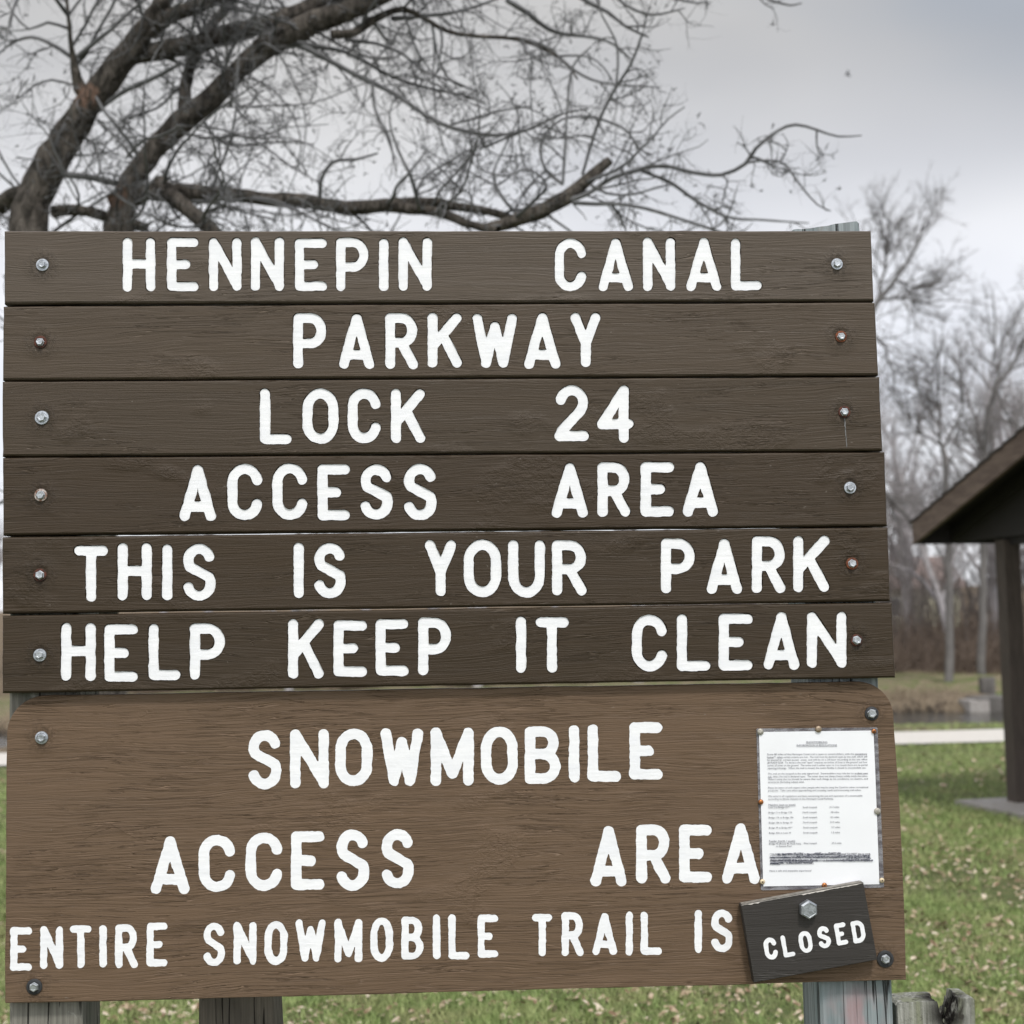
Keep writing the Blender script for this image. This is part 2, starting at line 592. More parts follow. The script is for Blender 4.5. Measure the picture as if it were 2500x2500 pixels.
rows = [
    (22.5, [L_(0, 540, [('H', 463, 585, 62, 265), ('E', 630, 748, 62, 263), ('N', 788, 911, 62, 262), ('N', 946, 1071, 60, 262), ('E', 1112, 1232, 65, 262), ('P', 1268, 1390, 62, 262), ('I', 1431, 1465, 65, 262), ('N', 1504, 1629, 61, 262)]),
          L_(1250, 540, [('C', 161, 281, 65, 263), ('A', 327, 457, 65, 263), ('N', 495, 616, 62, 262), ('A', 659, 790, 62, 262), ('L', 827, 943, 65, 260)])]),
    (24, [L_(0, 540, [('P', 1106, 1231, 346, 555), ('A', 1279, 1412, 348, 556), ('R', 1454, 1577, 347, 557), ('K', 1614, 1743, 346, 552), ('W', 1783, 1951, 350, 552), ('A', 1978, 2115, 346, 556), ('Y', 2153, 2266, 345, 550)])]),
    (24.5, [L_(0, 540, [('L', 981, 1100, 631, 841), ('O', 1141, 1277, 631, 840), ('C', 1311, 1437, 631, 837), ('K', 1475, 1604, 633, 836)]),
          L_(1250, 540, [('2', 161, 290, 619, 829), ('4', 321, 459, 620, 835)])]),
    (25, [L_(0, 1100, [('A', 677, 814, 54, 265), ('C', 857, 990, 50, 263), ('C', 1027, 1160, 48, 261), ('E', 1197, 1320, 52, 263), ('S', 1358, 1482, 52, 260), ('S', 1522, 1648, 50, 262)]),
          L_(1250, 1100, [('A', 150, 287, 46, 252), ('R', 323, 447, 44, 249), ('E', 486, 612, 43, 249), ('A', 645, 778, 42, 249)])]),
    (24.5, [L_(0, 1100, [('T', 279, 406, 359, 569), ('H', 443, 572, 349, 565), ('I', 611, 650, 354, 566), ('S', 688, 813, 352, 567)]),
          L_(0, 1100, [('I', 1107, 1146, 349, 557), ('S', 1184, 1305, 349, 557)]),
          L_(0, 1100, [('Y', 1603, 1721, 338, 549), ('O', 1750, 1891, 336, 552), ('U', 1918, 2056, 338, 554), ('R', 2084, 2215, 339, 546)]),
          L_(1250, 1100, [('P', 563, 690, 332, 539), ('A', 735, 869, 334, 540), ('R', 906, 1033, 323, 537), ('K', 1062, 1198, 322, 533)])]),
    (24.5, [L_(0, 1100, [('H', 230, 360, 651, 869), ('E', 393, 519, 656, 872), ('L', 560, 681, 655, 866), ('P', 716, 847, 653, 865)]),
          L_(0, 1100, [('K', 1087, 1221, 636, 860), ('E', 1258, 1384, 641, 853), ('E', 1417, 1541, 636, 850), ('P', 1578, 1702, 631, 847)]),
          L_(1250, 1100, [('I', 14, 55, 627, 838), ('T', 89, 213, 629, 838)]),
          L_(1250, 1100, [('C', 453, 586, 620, 832), ('L', 623, 749, 618, 832), ('E', 781, 908, 616, 829), ('A', 950, 1085, 610, 827), ('N', 1114, 1263, 609, 819)])]),
]
panel_rows = [
    (26, L_(0, 1660, [('S', 935, 1063, 189, 412), ('N', 1094, 1241, 185, 409), ('O', 1265, 1405, 183, 401), ('W', 1436, 1597, 183, 400), ('M', 1625, 1788, 179, 400), ('O', 1815, 1954, 176, 395), ('B', 1980, 2116, 175, 392), ('I', 2146, 2187, 172, 387), ('L', 2217, 2343, 168, 384), ('E', 2375, 2501, 160, 376)])),
    (26, L_(0, 1660, [('A', 569, 715, 590, 808), ('C', 750, 888, 584, 800), ('C', 927, 1066, 576, 796), ('E', 1098, 1226, 571, 792), ('S', 1267, 1394, 565, 796), ('S', 1437, 1562, 563, 788)])),
    (26, L_(1250, 1660, [('A', 296, 433, 551, 779), ('R', 469, 599, 546, 768), ('E', 631, 756, 546, 764), ('A', 792, 935, 542, 768)])),
    (18, L_(0, 1660, [('E', 38, 121, 933, 1098), ('N', 151, 238, 929, 1091), ('T', 263, 347, 926, 1089), ('I', 374, 404, 925, 1085), ('R', 434, 520, 923, 1087), ('E', 553, 632, 916, 1081)])),
    (18, L_(0, 1660, [('S', 766, 849, 916, 1081), ('N', 881, 968, 913, 1074), ('O', 998, 1085, 910, 1075), ('W', 1115, 1229, 904, 1063), ('M', 1262, 1367, 902, 1065), ('O', 1397, 1483, 897, 1063), ('B', 1515, 1597, 893, 1056), ('I', 1632, 1662, 885, 1053), ('L', 1692, 1770, 885, 1054), ('E', 1802, 1880, 886, 1048)])),
    (18, L_(1250, 1660, [('T', 75, 153, 883, 1043), ('R', 187, 270, 876, 1042), ('A', 303, 396, 880, 1037), ('I', 428, 458, 875, 1040), ('L', 485, 565, 876, 1037)])),
    (18, L_(1250, 1660, [('I', 690, 716, 868, 1030), ('S', 750, 834, 866, 1028)])),
]
plank_px = [
    [(9, 562.5), (2128, 562), (2135, 734.5), (9, 741.5)],
    [(6.5, 747), (2137, 737.5), (2146, 915.5), (5, 928)],
    [(4.3, 930.5), (2149, 919), (2156, 1100), (4.3, 1114.5)],
    [(5, 1117), (2161.5, 1103), (2168, 1284), (6, 1307)],
    [(4.5, 1311.5), (2169, 1287), (2175, 1467.5), (4.5, 1498.5)],
    [(4, 1502.5), (2179, 1470.5), (2187.5, 1654.5), (4, 1693)],
]
PT = .038    # plank thickness
PP = .020    # panel thickness

sign_base = W3(.0, 0, -.07)
sign = thing('park_sign', sign_base, 'brown wooden park sign, six long planks over a wide panel, white lettering', 'sign')


def bolt(parent, px, py, off, wr, hr, wmat, hmat, hh=.0065, tilt=None, cup=True):
    """washer and hexagonal head as two meshes"""
    s, z = sz(px, py, off)
    c = W3(s, z, off)
    sc = 2.78 / F
    wr *= sc; hr *= sc
    mb = MB()
    mb.lathe(c, NN, [(wr, -.001), (wr, .0012), (wr * .95, .0022), (wr * .72, .0024 if cup else .0028), (wr * .66, .0019)], 28)
    w = mb.build('washer', M[wmat], parent)
    ax = (NN + EX * random.uniform(-.05, .05) + EZ * random.uniform(-.05, .05)).normalized()
    c2 = c + NN * .0018
    ph = random.uniform(0, 1)
    mb = MB()
    mb.lathe(c2, ax, [(hr * 1.12, 0), (hr * 1.12, .0008), (hr, .001), (hr, hh * .82), (hr * .86, hh), (hr * .6, hh), (hr * .5, hh * .96)], 6, phase=ph)
    b = mb.build('bolt_head', M[hmat], parent)
    return w, b


def bolt_spots(lst, off):
    return tuple(tuple(W3(*sz(b[0], b[1], off), off) - ORG[sign.name]) for b in lst)


bolts = [  # per plank: left and right
    [(104, 647, 15.5, 9, 'galv', 'galv'), (2043, 645, 14.5, 9.5, 'galv', 'galv2')],
    [(99, 835.5, 15.5, 9, 'rust2', 'galv2'), (2053, 822, 14.5, 9, 'rust', 'galv2')],
    [(102.5, 1020, 17, 10.5, 'galv', 'galv2'), (2061, 1006, 15, 9.5, 'rust2', 'galv2')],
    [(100, 1209, 15.5, 10, 'rustring', 'galv2'), (2075, 1191, 15, 9.5, 'galv', 'galv')],
    [(98, 1404, 15.5, 10, 'rust2', 'galv2'), (2080, 1376, 15, 9.5, 'rust', 'galv2')],
    [(97.5, 1599.5, 15.5, 9, 'galv', 'galv2'), (2091, 1563, 14.5, 10, 'rust2', 'galv2')],
]
for i, c in enumerate(plank_cols):
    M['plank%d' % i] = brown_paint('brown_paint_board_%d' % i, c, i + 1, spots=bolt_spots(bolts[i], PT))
pbolts = [(102, 1801, 15.5, 9.5, 'galv', 'galv'), (84, 2409, 18.5, 10, 'rubber', 'galv2'), (2128, 1742, 17, 10.5, 'rubber', 'galv2'), (2161, 2341, 20.5, 10, 'rubber', 'galv2')]
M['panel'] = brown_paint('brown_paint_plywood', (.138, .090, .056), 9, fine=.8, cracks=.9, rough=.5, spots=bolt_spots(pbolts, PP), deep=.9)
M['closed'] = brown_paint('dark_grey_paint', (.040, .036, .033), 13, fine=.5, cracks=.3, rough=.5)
for i, corners in enumerate(plank_px):
    poly = [sz(x, y, PT) for x, y in corners]
    sw, words = rows[i]
    wl = [[letter_strokes(ch, box, PT, sw) for ch, box in w] for w in words]
    pl = carved_board('plank', poly, PT, .038, [l for w in wl for l in w], M['plank%d' % i], sign, 3 + i, bevel=.0058, depth=.0042, grow=.0012, wob=.0006)
    for k, w in enumerate(wl):
        painted_word(w, PT, -.0022, pl, 20 * i + k, base=.0042)
    for (bx, by, wr, hr, wm, hm) in bolts[i]:
        bolt(pl, bx, by, PT, wr, hr, wm, hm)
    if i == 2:   # pale runnel under the rusty washer
        mb = MB(); pts = []
        for k in range(14):
            x = 2062 + k * .42 + random.uniform(-.5, .5); y = 1022 + k * 5.4
            a = sz(x - 1.6 + k * .06, y, PT); b = sz(x + 1.6 - k * .06, y, PT)
            pts += [W3(a[0], a[1], PT + .0003), W3(b[0], b[1], PT + .0003)]
        mb.add(pts, [(2 * k, 2 * k + 1, 2 * k + 3, 2 * k + 2) for k in range(13)])
        mb.build('pale_stain', simple('pale_stain', (.2, .2, .2), .8, 0, .6, 200), pl)

# lower panel with two rounded upper corners
def px_arc(cx, cy, rx, ry, a0, a1, n=12):
    return [(cx + rx * math.cos(R(a0 + (a1 - a0) * i / n)), cy - ry * math.sin(R(a0 + (a1 - a0) * i / n))) for i in range(n + 1)]


ppx = px_arc(112, 1795, 96, 97, 180, 90) + px_arc(2093, 1751, 89, 87, 90, 4) + [(2198, 1983), (2209, 2242), (2213, 2391), (2211, 2393), (1250, 2418), (492, 2439), (14, 2450), (11.5, 2447)]
poly = [sz(x, y, PP) for x, y in ppx]
pw = [[letter_strokes(ch, box, PP, sw) for ch, box in w] for sw, w in panel_rows]
panel = carved_board('panel', poly, PP, .020, [l for w in pw for l in w], M['panel'], sign, 31, bevel=.002, depth=.0012, grow=.0004, wob=.0007, gw=.0011)
for k, w in enumerate(pw):
    painted_word(w, PP, -.0002, panel, 200 + k, base=.0012, wob=.0015)
for (bx, by, wr, hr, wm, hm) in pbolts:
    bolt(panel, bx, by, PP, wr, hr, wm, hm, cup=False)

# ghost of an older mark under the panel's paint: low ridges
def ridge(pts, w, h, parent, off=PP):
    mb = MB(); prev = None
    P = [sz(x, y, off) for x, y in pts]
    Q = []
    for a, b in zip(P[:-1], P[1:]):
        for k in range(6):
            t = k / 6; Q.append((a[0] + (b[0] - a[0]) * t, a[1] + (b[1] - a[1]) * t))
    Q.append(P[-1]); n = len(Q); vs = []
    for i, q in enumerate(Q):
        a = Q[max(0, i - 1)]; b = Q[min(n - 1, i + 1)]
        tx, tz = b[0] - a[0], b[1] - a[1]; L = math.hypot(tx, tz) + 1e-9
        nx, nz = -tz / L, tx / L
        ww = w * (.7 + .5 * random.random()) * min(1, (i + 1) / 4, (n - i) / 4)
        vs += [W3(q[0] - nx * ww, q[1] - nz * ww, off - .0004), W3(q[0], q[1], off + h), W3(q[0] + nx * ww, q[1] + nz * ww, off - .0004)]
    fs = []
    for i in range(n - 1):
        fs += [(3 * i, 3 * i + 1, 3 * i + 4, 3 * i + 3), (3 * i + 1, 3 * i + 2, 3 * i + 5, 3 * i + 4)]
    mb.add(vs, fs)
    return mb.build('paint_ridge', M['panel'], parent, smooth=True)


ridge([(1237, 2058), (1200, 2078), (1176, 2100), (1166, 2140), (1160, 2180), (1155, 2222)], .0014, .0008, panel)
ridge([(1186, 2115), (1178, 2150), (1170, 2185), (1169, 2215)], .0012, .0006, panel)
ridge([(1219, 2051), (1215, 2062), (1207, 2066), (1197, 2061), (1196, 2050), (1203, 2040), (1213, 2040), (1219, 2051)], .001, .0006, panel)
ridge([(1237, 2000), (1240, 2030), (1238, 2062)], .001, .0005, panel)
ridge([(1220, 2108), (1237, 2095), (1252, 2112), (1262, 2100)], .001, .0006, panel)
ridge([(1290, 2012), (1296, 2020), (1290, 2028), (1282, 2024), (1281, 2016), (1290, 2012)], .001, .0006, panel)
ridge([(530, 1732), (545, 1725), (575, 1727), (600, 1738), (625, 1752), (650, 1765)], .0011, .0007, panel)
ridge([(205, 2048), (240, 2030), (272, 2020)], .0012, .0008, panel)
ridge([(270, 2010), (290, 2022), (310, 2035), (332, 2045)], .0012, .0008, panel)
ridge([(795, 1980), (800, 2008), (818, 2012)], .001, .0008, panel)

# posts of the sign
def post_mesh(s0, s1, ztop_l, ztop_r, off, depth, notch=None, nx=26, ny=8, seed=1, lean=0.0):
    mb = MB()
    us = np.linspace(0, 1, nx); vs_ = np.linspace(0, 1, ny)
    top = {}
    V = []
    ch = .004
    for j, v in enumerate(vs_):
        for i, u in enumerate(us):
            zt = ztop_l + (ztop_r - ztop_l) * u + .0012 * float(vnoise(u * 3 + seed, v * 3, 3, seed))
            if notch: zt -= notch(u, v)
            e = min(u, 1 - u, 1) * (s1 - s0); 
            if e < .006: zt -= (.006 - e) * .7
            s_ = s0 + (s1 - s0) * u
            dd = off - depth * v
            if (i in (0, nx - 1)) and j == 0: dd -= ch
            V.append((s_, zt, dd))
    pts = [W3(*p) for p in V]
    F_ = []
    for j in range(ny - 1):
        for i in range(nx - 1):
            F_.append((j * nx + i, j * nx + i + 1, (j + 1) * nx + i + 1, (j + 1) * nx + i))
    per = [i for i in range(nx)] + [j * nx + nx - 1 for j in range(1, ny)] + [(ny - 1) * nx + i for i in range(nx - 2, -1, -1)] + [j * nx for j in range(ny - 2, 0, -1)]
    n = len(per); rowsN = 8
    base = len(pts)
    idx = [per]
    for k in range(1, rowsN + 1):
        r_ = []
        for q in per:
            s_, zt, dd = V[q]
            z_ = zt * (1 - k / rowsN) - .15 * (k / rowsN)
            wv = .0018 * float(vnoise(z_ * 4, s_ * 3 + dd * 3, 2, seed))
            r_.append(len(pts)); pts.append(W3(s_ + wv + lean * (k / rowsN) * (1 if s_ > (s0 + s1) / 2 else -.2), z_, dd + wv))
        idx.append(r_)
    for a, b in zip(idx[:-1], idx[1:]):
        for i in range(n):
            j = (i + 1) % n
            F_.append((a[i], b[i], b[j], a[j]))
    mb.add(pts, F_)
    return mb


s0 = sz(22, 2470, 0)[0]; s1 = sz(199, 2470, 0)[0]
ztop = sz(100, 575, 0)[1]
post_mesh(s0, s1, ztop, ztop, -.0005, .14, seed=2).build('post', M['post_l'], sign)
s0 = sz(2003, 2450, 0)[0]; s1 = sz(2179, 2450, 0)[0]
zl = sz(1925, 562, 0)[1]; zr = sz(2100, 540, 0)[1]
pk = W3((s0 + s1) / 2, .86, 0) - ORG[sign.name]
M['post_r'] = weathered('weathered_post_blue_grey', (.34, .38, .39), (.24, .29, .30), 8, .35, (.20, .16, .13), pink=tuple(pk))
post_mesh(s0, s1, zl, zr, -.0005, .14, seed=4).build('post', M['post_r'], sign)

# ------------------------------------------------------------------ CLOSED board
def cb(x, y):   # zoomed px -> photo px
    return (1780 + x / 4.2, 2120 + y / 4.2)


CO = PP + .024
cbt = thing('closed_board', W3(*sz(1971, 2280, CO), CO), 'small tilted dark grey board reading CLOSED, hung from one large hexagonal bolt', 'board')
cpoly = [sz(*cb(*p), CO) for p in [(122, 380), (1379, 147), (1521, 938), (256, 1174)]]


def cl_strokes(ch, cx, cy, w, sw=45):
    r_ = (.983, -.184); up = (-38, -222)
    out = []
    h = sw / 2; ul = math.hypot(*up); 
    for pl in GL[ch]:
        q = []
        for (u, v) in pl:
            a = (u - .5) * (w - sw); b = (v - .5) * (ul - sw) / ul
            x = cx + a * r_[0] + b * up[0]; y = cy + a * r_[1] + b * up[1]
            q.append(sz(*cb(x, y), CO))
        out.append(q)
    return out, (sz(*cb(sw, 0), CO)[0] - sz(*cb(0, 0), CO)[0]) / 2


cw = [cl_strokes('C', 425, 822, 132), cl_strokes('L', 603, 795, 122), cl_strokes('O', 784, 755, 134), cl_strokes('S', 972, 706, 128), cl_strokes('E', 1148, 672, 118), cl_strokes('D', 1325, 648, 134)]
board = carved_board('board', cpoly, CO, .021, [], M['closed'], cbt, 61, bevel=.0016, wob=.0003)
painted_word(cw, CO, .0006, cbt, 70, wob=.0007, g=.001, base=.0)
# bared pale edge along the top arris
mb = MB(); pts = []
random.seed(5)
for k in range(60):
    t = k / 59
    x = 128 + (1370 - 128) * t; y = 379 + (150 - 379) * t
    on = 1 if (.06 < t < .15 or .5 < t < .97) else .12
    wd = (3 + 9 * random.random()) * on
    a = sz(*cb(x, y - 2), CO + .0002); b = sz(*cb(x + 1.5, y + wd), CO + .0002)
    pts += [W3(*a, CO + .0002), W3(*b, CO + .0002)]
mb.add(pts, [(2 * k, 2 * k + 1, 2 * k + 3, 2 * k + 2) for k in range(59)])
mb.build('bare_edge', flat('bare_pale_wood', (.62, .58, .54), .8), cbt)
mb = MB()
a = Vector(W3(*cpoly[0], CO - .003)); b = Vector(W3(*cpoly[1], CO - .003))
upn = (b - a).cross(NN).normalized()
if upn.z < 0: upn = -upn
mb.box(a + upn * .0004 + (b - a) * .01, (b - a) * .98, -NN * .017, upn * .0008)
mb.build('worn_top_edge', simple('worn_grey_edge', (.27, .25, .22), .8, 0, .5, 90, .0006, 120), cbt)
hc = W3(*sz(*cb(800, 410), CO), CO)
mb = MB()
hr = 22.6 * 2.74 / F
mb.lathe(hc, (NN + EX * .05 - EZ * .02).normalized(), [(hr * .9, -.004), (hr * .9, .001), (hr, .0015), (hr, .0125), (hr * .985, .013), (hr * .84, .0152), (hr * .80, .0155), (hr * .74, .0149)], 6, phase=.52)
big = mb.build('bolt_head', M['galv'], cbt)
mb = MB()
for (a0, r1, r2) in [(90, .22, .66), (215, .22, .68), (-32, .22, .7)]:
    d = EX * math.cos(R(a0)) + EZ * math.sin(R(a0)); e = d.cross(NN)
    mb.box(hc + NN * .0148 + d * hr * r1 - e * .0005, d * hr * (r2 - r1), e * .001, NN * .0007)
for k, (a0, x, y) in enumerate([(20, -.2, .05), (20, -.05, -.1), (-60, .08, .12)]):
    d = EX * math.cos(R(a0)) + EZ * math.sin(R(a0)); e = d.cross(NN)
    mb.box(hc + NN * .0147 + EX * hr * x + EZ * hr * y, d * hr * .25, e * .0009, NN * .0006)
mb.build('grade_mark', M['galv2'], big)

# ------------------------------------------------------------------ paper notice
def pz(x, y):
    return (1840 + x / 4.6, 1760 + y / 4.6)


NO = PP + .0012
notice = thing('paper_notice', W3(*sz(2000, 1980, NO), NO), 'laminated white printed notice tacked to the brown panel above the small tilted board', 'notice')
t = NT('clear_laminate')
t.set(Base_Color=t.mix(t.ramp(t.noise((12, 12, 30), 3, 5, .6), .35, .65), (.16, .15, .17), (.40, .40, .43)), Roughness=.22, Alpha=.5)
M['lam'] = t.mat
lam = [pz(*p) for p in [(30, 96), (40, 86), (1380, 72), (1392, 82), (1465, 1862), (1455, 1872), (92, 1903), (82, 1894)]]
mb = MB()
L3 = [W3(*sz(x, y, NO), NO) for x, y in lam]
n = len(L3)
mb.add([p for p in L3] + [p - NN * .0005 for p in L3], [tuple(range(n)), tuple(reversed(range(n, 2 * n)))] + [(i, i + n, (i + 1) % n + n, (i + 1) % n) for i in range(n)])
mb.build('laminate', M['lam'], notice)
PO = NO + .0004
pq = [pz(*p) for p in [(58, 124), (1346, 108), (1412, 1834), (107, 1858)]]
P3 = [W3(*sz(x, y, PO), PO) for x, y in pq]
# slightly cockled sheet
N1 = 24
vs = []; fs = []
for j in range(N1 + 1):
    for i in range(N1 + 1):
        u = i / N1; v = j / N1
        p = P3[0].lerp(P3[1], u).lerp(P3[3].lerp(P3[2], u), v)
        vs.append(p + NN * (.0006 + .0008 * float(vnoise(u, v * 1.3, 3.2, 5))))
for j in range(N1):
    for i in range(N1):
        a = j * (N1 + 1) + i
        fs.append((a, a + 1, a + N1 + 2, a + N1 + 1))
mb = MB(); mb.add(vs, fs)
mb.build('paper_sheet', simple('white_paper', (.86, .87, .90), .35, 0, .04, 6), notice, smooth=True)
TO = PO + .0017
ink = flat('print_ink', (.08, .08, .11), .6)
marker = flat('black_marker', (.05, .055, .09), .5)


def text_mesh(txt, x0, x1, y, hgt=20, bold=0.0, slope=-.0055, italic=0.0):
    cu = bpy.data.curves.new('t', 'FONT'); cu.body = txt; cu.offset = bold; cu.resolution_u = 2
    ob = bpy.data.objects.new('t', cu); COL.objects.link(ob)
    bpy.context.view_layer.update()
    me = bpy.data.meshes.new_from_object(ob.evaluated_get(bpy.context.evaluated_depsgraph_get()))
    bpy.data.objects.remove(ob); bpy.data.curves.remove(cu)
    xs = [v.co.x for v in me.vertices]
    a, b = min(xs), max(xs)
    for v in me.vertices:
        u = (v.co.x - a) / (b - a); h = v.co.y / .73
        X = x0 + (x1 - x0) * u - h * hgt * .02 + italic * h * hgt
        Y = y + hgt * .5 - h * hgt + (X - x0) * slope
        v.co = W3(*sz(*pz(X, Y), TO), TO)
    return me


lines = [
    ('SNOWMOBILING', 590, 827, 238, 'u'), ('INFORMATION & REGULATIONS', 484, 936, 274, 'u'),
    ('Some 80 miles of the Hennepin Canal trail is open to snowmobilers, with the exceptions', 153, 1274, 374, ''),
    ('below**, when certain criteria are met.  The trail must be declared open by site staff, which will', 155, 1275, 406, ''),
    ('be posted at  certain access  areas  and will be on a 24-hour recording at the site office', 155, 1277, 437, ''),
    ('(815)454-2328.  To declare the trail "open" requires six inches of frost in the ground and four', 156, 1278, 468, ''),
    ('inches of snow on the ground.  The entire trail is either open or it is closed; there are no partial', 157, 1279, 499, ''),
    ('openings/closings.  When the trail is closed, the entire facility is closed to snowmobile use.', 158, 1262, 530, ''),
    ('The trail on the towpath is the only signed trail.  Snowmobilers may ride the ice at their own', 161, 1281, 592, ''),
    ('risk, when the trail is declared open.  The water does not always freeze solidly inside the tubes.', 161, 1281, 624, ''),
    (' Riders using the ice should be aware that such things as ice conditions, ice skaters, and', 168, 1282, 654, ''),
    ('structures (including tubes) exist.', 162, 570, 686, ''),
    ('Please be aware of and respect other people who may be using the Canal for other recreational', 163, 1286, 749, ''),
    ('purposes.  Take care when approaching and crossing roads and traversing trail tubes.', 164, 1208, 781, ''),
    ('We enforce all regulations and laws concerning the use and operation of a snowmobile', 164, 1222, 844, ''),
    ('according to Illinois statutes at the Hennepin Canal Parkway.', 166, 898, 876, ''),
    ('Mainline (east to west):', 167, 472, 941, 'u'),
    ('Lock 2 to Bridge 15**', 167, 402, 971, ''), ('South towpath', 552, 712, 968, ''), ('21.7 miles', 852, 962, 966, ''),
    ('Bridge 15 to Bridge 17A', 168, 432, 1028, ''), ('North towpath', 552, 709, 1025, ''), ('4.8 miles', 864, 960, 1023, ''),
    ('Bridge 17A to Bridge 18A', 170, 449, 1085, ''), ('South towpath', 554, 713, 1082, ''), ('0.5 miles', 864, 961, 1079, ''),
    ('Bridge 18A to Bridge 39', 171, 434, 1142, ''), ('North towpath', 556, 712, 1138, ''), ('23.7 miles', 860, 968, 1136, ''),
    ('Bridge 39 to Bridge 40**', 173, 437, 1199, ''), ('South towpath', 557, 716, 1196, ''), ('2.7 miles', 874, 970, 1193, ''),
    ('Bridge 43A to Lock 29', 174, 418, 1257, ''), ('South towpath', 558, 717, 1254, ''), ('1.5 miles', 875, 970, 1251, ''),
    ('Feeder (north / south):', 175, 470, 1348, 'u'),
    ('Bridge 45 (Route 40, Rock Falls)', 175, 532, 1379, ''), ('West towpath', 561, 710, 1373, ''), ('27.5 miles', 877, 986, 1371, ''),
    ('to Summit Pool', 252, 424, 1406, ''),
    ('**CLOSED: EAST END: Lock 2 to Bridge 4 (5.4 miles). This section is posted "CLOSED" due to work', 180, 1312, 1497, 'ub'),
    ('being needed & banks sloughing off making it unsafe to ride.** CLOSED: WEST END (Lock 26 to I-80', 182, 1306, 1531, 'ub'),
    ('(Bridge 40 to Bridge 41A) (4.8 miles). This closure is due to flood damage to the trail, making it', 184, 1306, 1564, 'ub'),
    ('unsafe to ride.** It is also posted "CLOSED".', 184, 676, 1594, 'ub'),
    ('Have a safe and enjoyable experience!', 180, 648, 1682, ''),
]


def strip(x0, y0, x1, y1, w, off=TO, jag=0.0, n=10):
    vs = []
    for k in range(n + 1):
        t_ = k / n; x = x0 + (x1 - x0) * t_; y = y0 + (y1 - y0) * t_
        a = y - w / 2 - jag * random.random(); b = y + w / 2 + jag * random.random()
        vs += [W3(*sz(*pz(x, a), off), off), W3(*sz(*pz(x, b), off), off)]
    return vs, [(2 * k, 2 * k + 1, 2 * k + 3, 2 * k + 2) for k in range(n)]


for (txt, x0, x1, y, fl) in lines:
    me = text_mesh(txt, x0, x1, y, 22 if 'u' in fl and 'b' not in fl else 20, bold=.022 if 'b' in fl else .0)
    o = link('text_line', me, ink, notice)
    if 'u' in fl:
        mb = MB(); mb.add(*strip(x0, y + 16, x1, y + 16 - (x1 - x0) * .0055, 2.6, TO))
        mb.build('underline', ink, notice)
for (x0, x1, y) in [(1143, 1274, 381), (155, 230, 419), (262, 326, 419), (1139, 1282, 597), (161, 207, 637)]:
    mb = MB(); mb.add(*strip(x0, y, x1, y, 2.6, TO)); mb.build('underline', ink, notice)
TO2 = TO + .0002
t = NT('marker_scribble')
t.set(Base_Color=(.04, .045, .08), Roughness=.5, Alpha=t.ramp(t.noise((260, 260, 700), 1, 3, .6), .38, .62, .15, .85))
M['marker'] = t.mat
for (x0, y0, x1, y1, w) in [(270, 1500, 560, 1490, 20), (600, 1496, 860, 1500, 14), (840, 1490, 980, 1488, 20), (182, 1533, 520, 1527, 14), (480, 1522, 900, 1530, 20), (900, 1524, 1310, 1518, 24), (182, 1570, 480, 1562, 18), (430, 1570, 720, 1568, 20), (1000, 1566, 1340, 1566, 20), (184, 1602, 300, 1606, 18), (200, 1595, 670, 1588, 10), (690, 1485, 760, 1483, 12), (1040, 1545, 1316, 1540, 8), (780, 1572, 1000, 1566, 8)]:
    mb = MB(); mb.add(*strip(x0, y0, x1, y1, w, TO2, 5, 16)); mb.build('marker_stroke', M['marker'], notice)
    TO2 += .00002

M['tan'] = simple('tarnished_tack', (.42, .34, .25), .5, .5, .5, 500, .0004, 500, col2=(.2, .14, .09))
M['pale'] = simple('grey_tack', (.55, .53, .47), .5, .4, .5, 600, .0004, 500, col2=(.25, .23, .2))
M['copper'] = simple('copper_tack', (.55, .22, .07), .35, .8, .5, 600, .0004, 500, col2=(.25, .09, .04))
M['cream'] = simple('cream_washer', (.75, .62, .42), .5, .3, .3, 500)
M['hole'] = flat('dark_core', (.05, .025, .015), .8)
for (x, y, r_, mt, hole) in [(75, 122, 37, 'pale', 0), (727, 93, 37, 'tan', 0), (1350, 116, 27, 'copper', 1), (81, 910, 29, 'copper', 0), (1390, 1014, 38, 'pale', 0), (98, 1806, 29, 'cream', 1), (795, 1846, 29, 'copper', 1), (1440, 1790, 28, 'cream', 1)]:
    c = W3(*sz(*pz(x, y), TO), TO); rad = r_ / 4.6 * 2.75 / F
    mb = MB()
    mb.lathe(c, NN, [(rad, -.0006), (rad, .0008), (rad * .9, .0016), (rad * .65, .0025), (rad * .3, .003)], 18)
    tk = mb.build('tack', M[mt], notice, smooth=True)
    if hole:
        mb = MB(); mb.lathe(c + NN * .003, NN, [(rad * .3, 0), (rad * .3, .0003)], 10)
        mb.build('tack_core', M['hole'], tk)

# ------------------------------------------------------------------ short weathered posts beside the sign
OB = -.17
s0 = sz(487, 2470, OB)[0]; s1 = sz(662, 2470, OB)[0]
mp = post_mesh(s0, s1, .99, .98, OB, .14, seed=9, lean=.05).build('wooden_bollard', M['post_m'], None, W3((s0 + s1) / 2, 0, OB - .07))
tag(mp, 'dark weathered post behind the lower edge of the brown panel, between the sign posts', 'post', 'short weathered posts by the sign')

SO = -.02
s0 = sz(2189, 2470, SO)[0]; s1 = sz(2382, 2470, SO)[0]
zt = sz(2250, 2447, SO)[1]


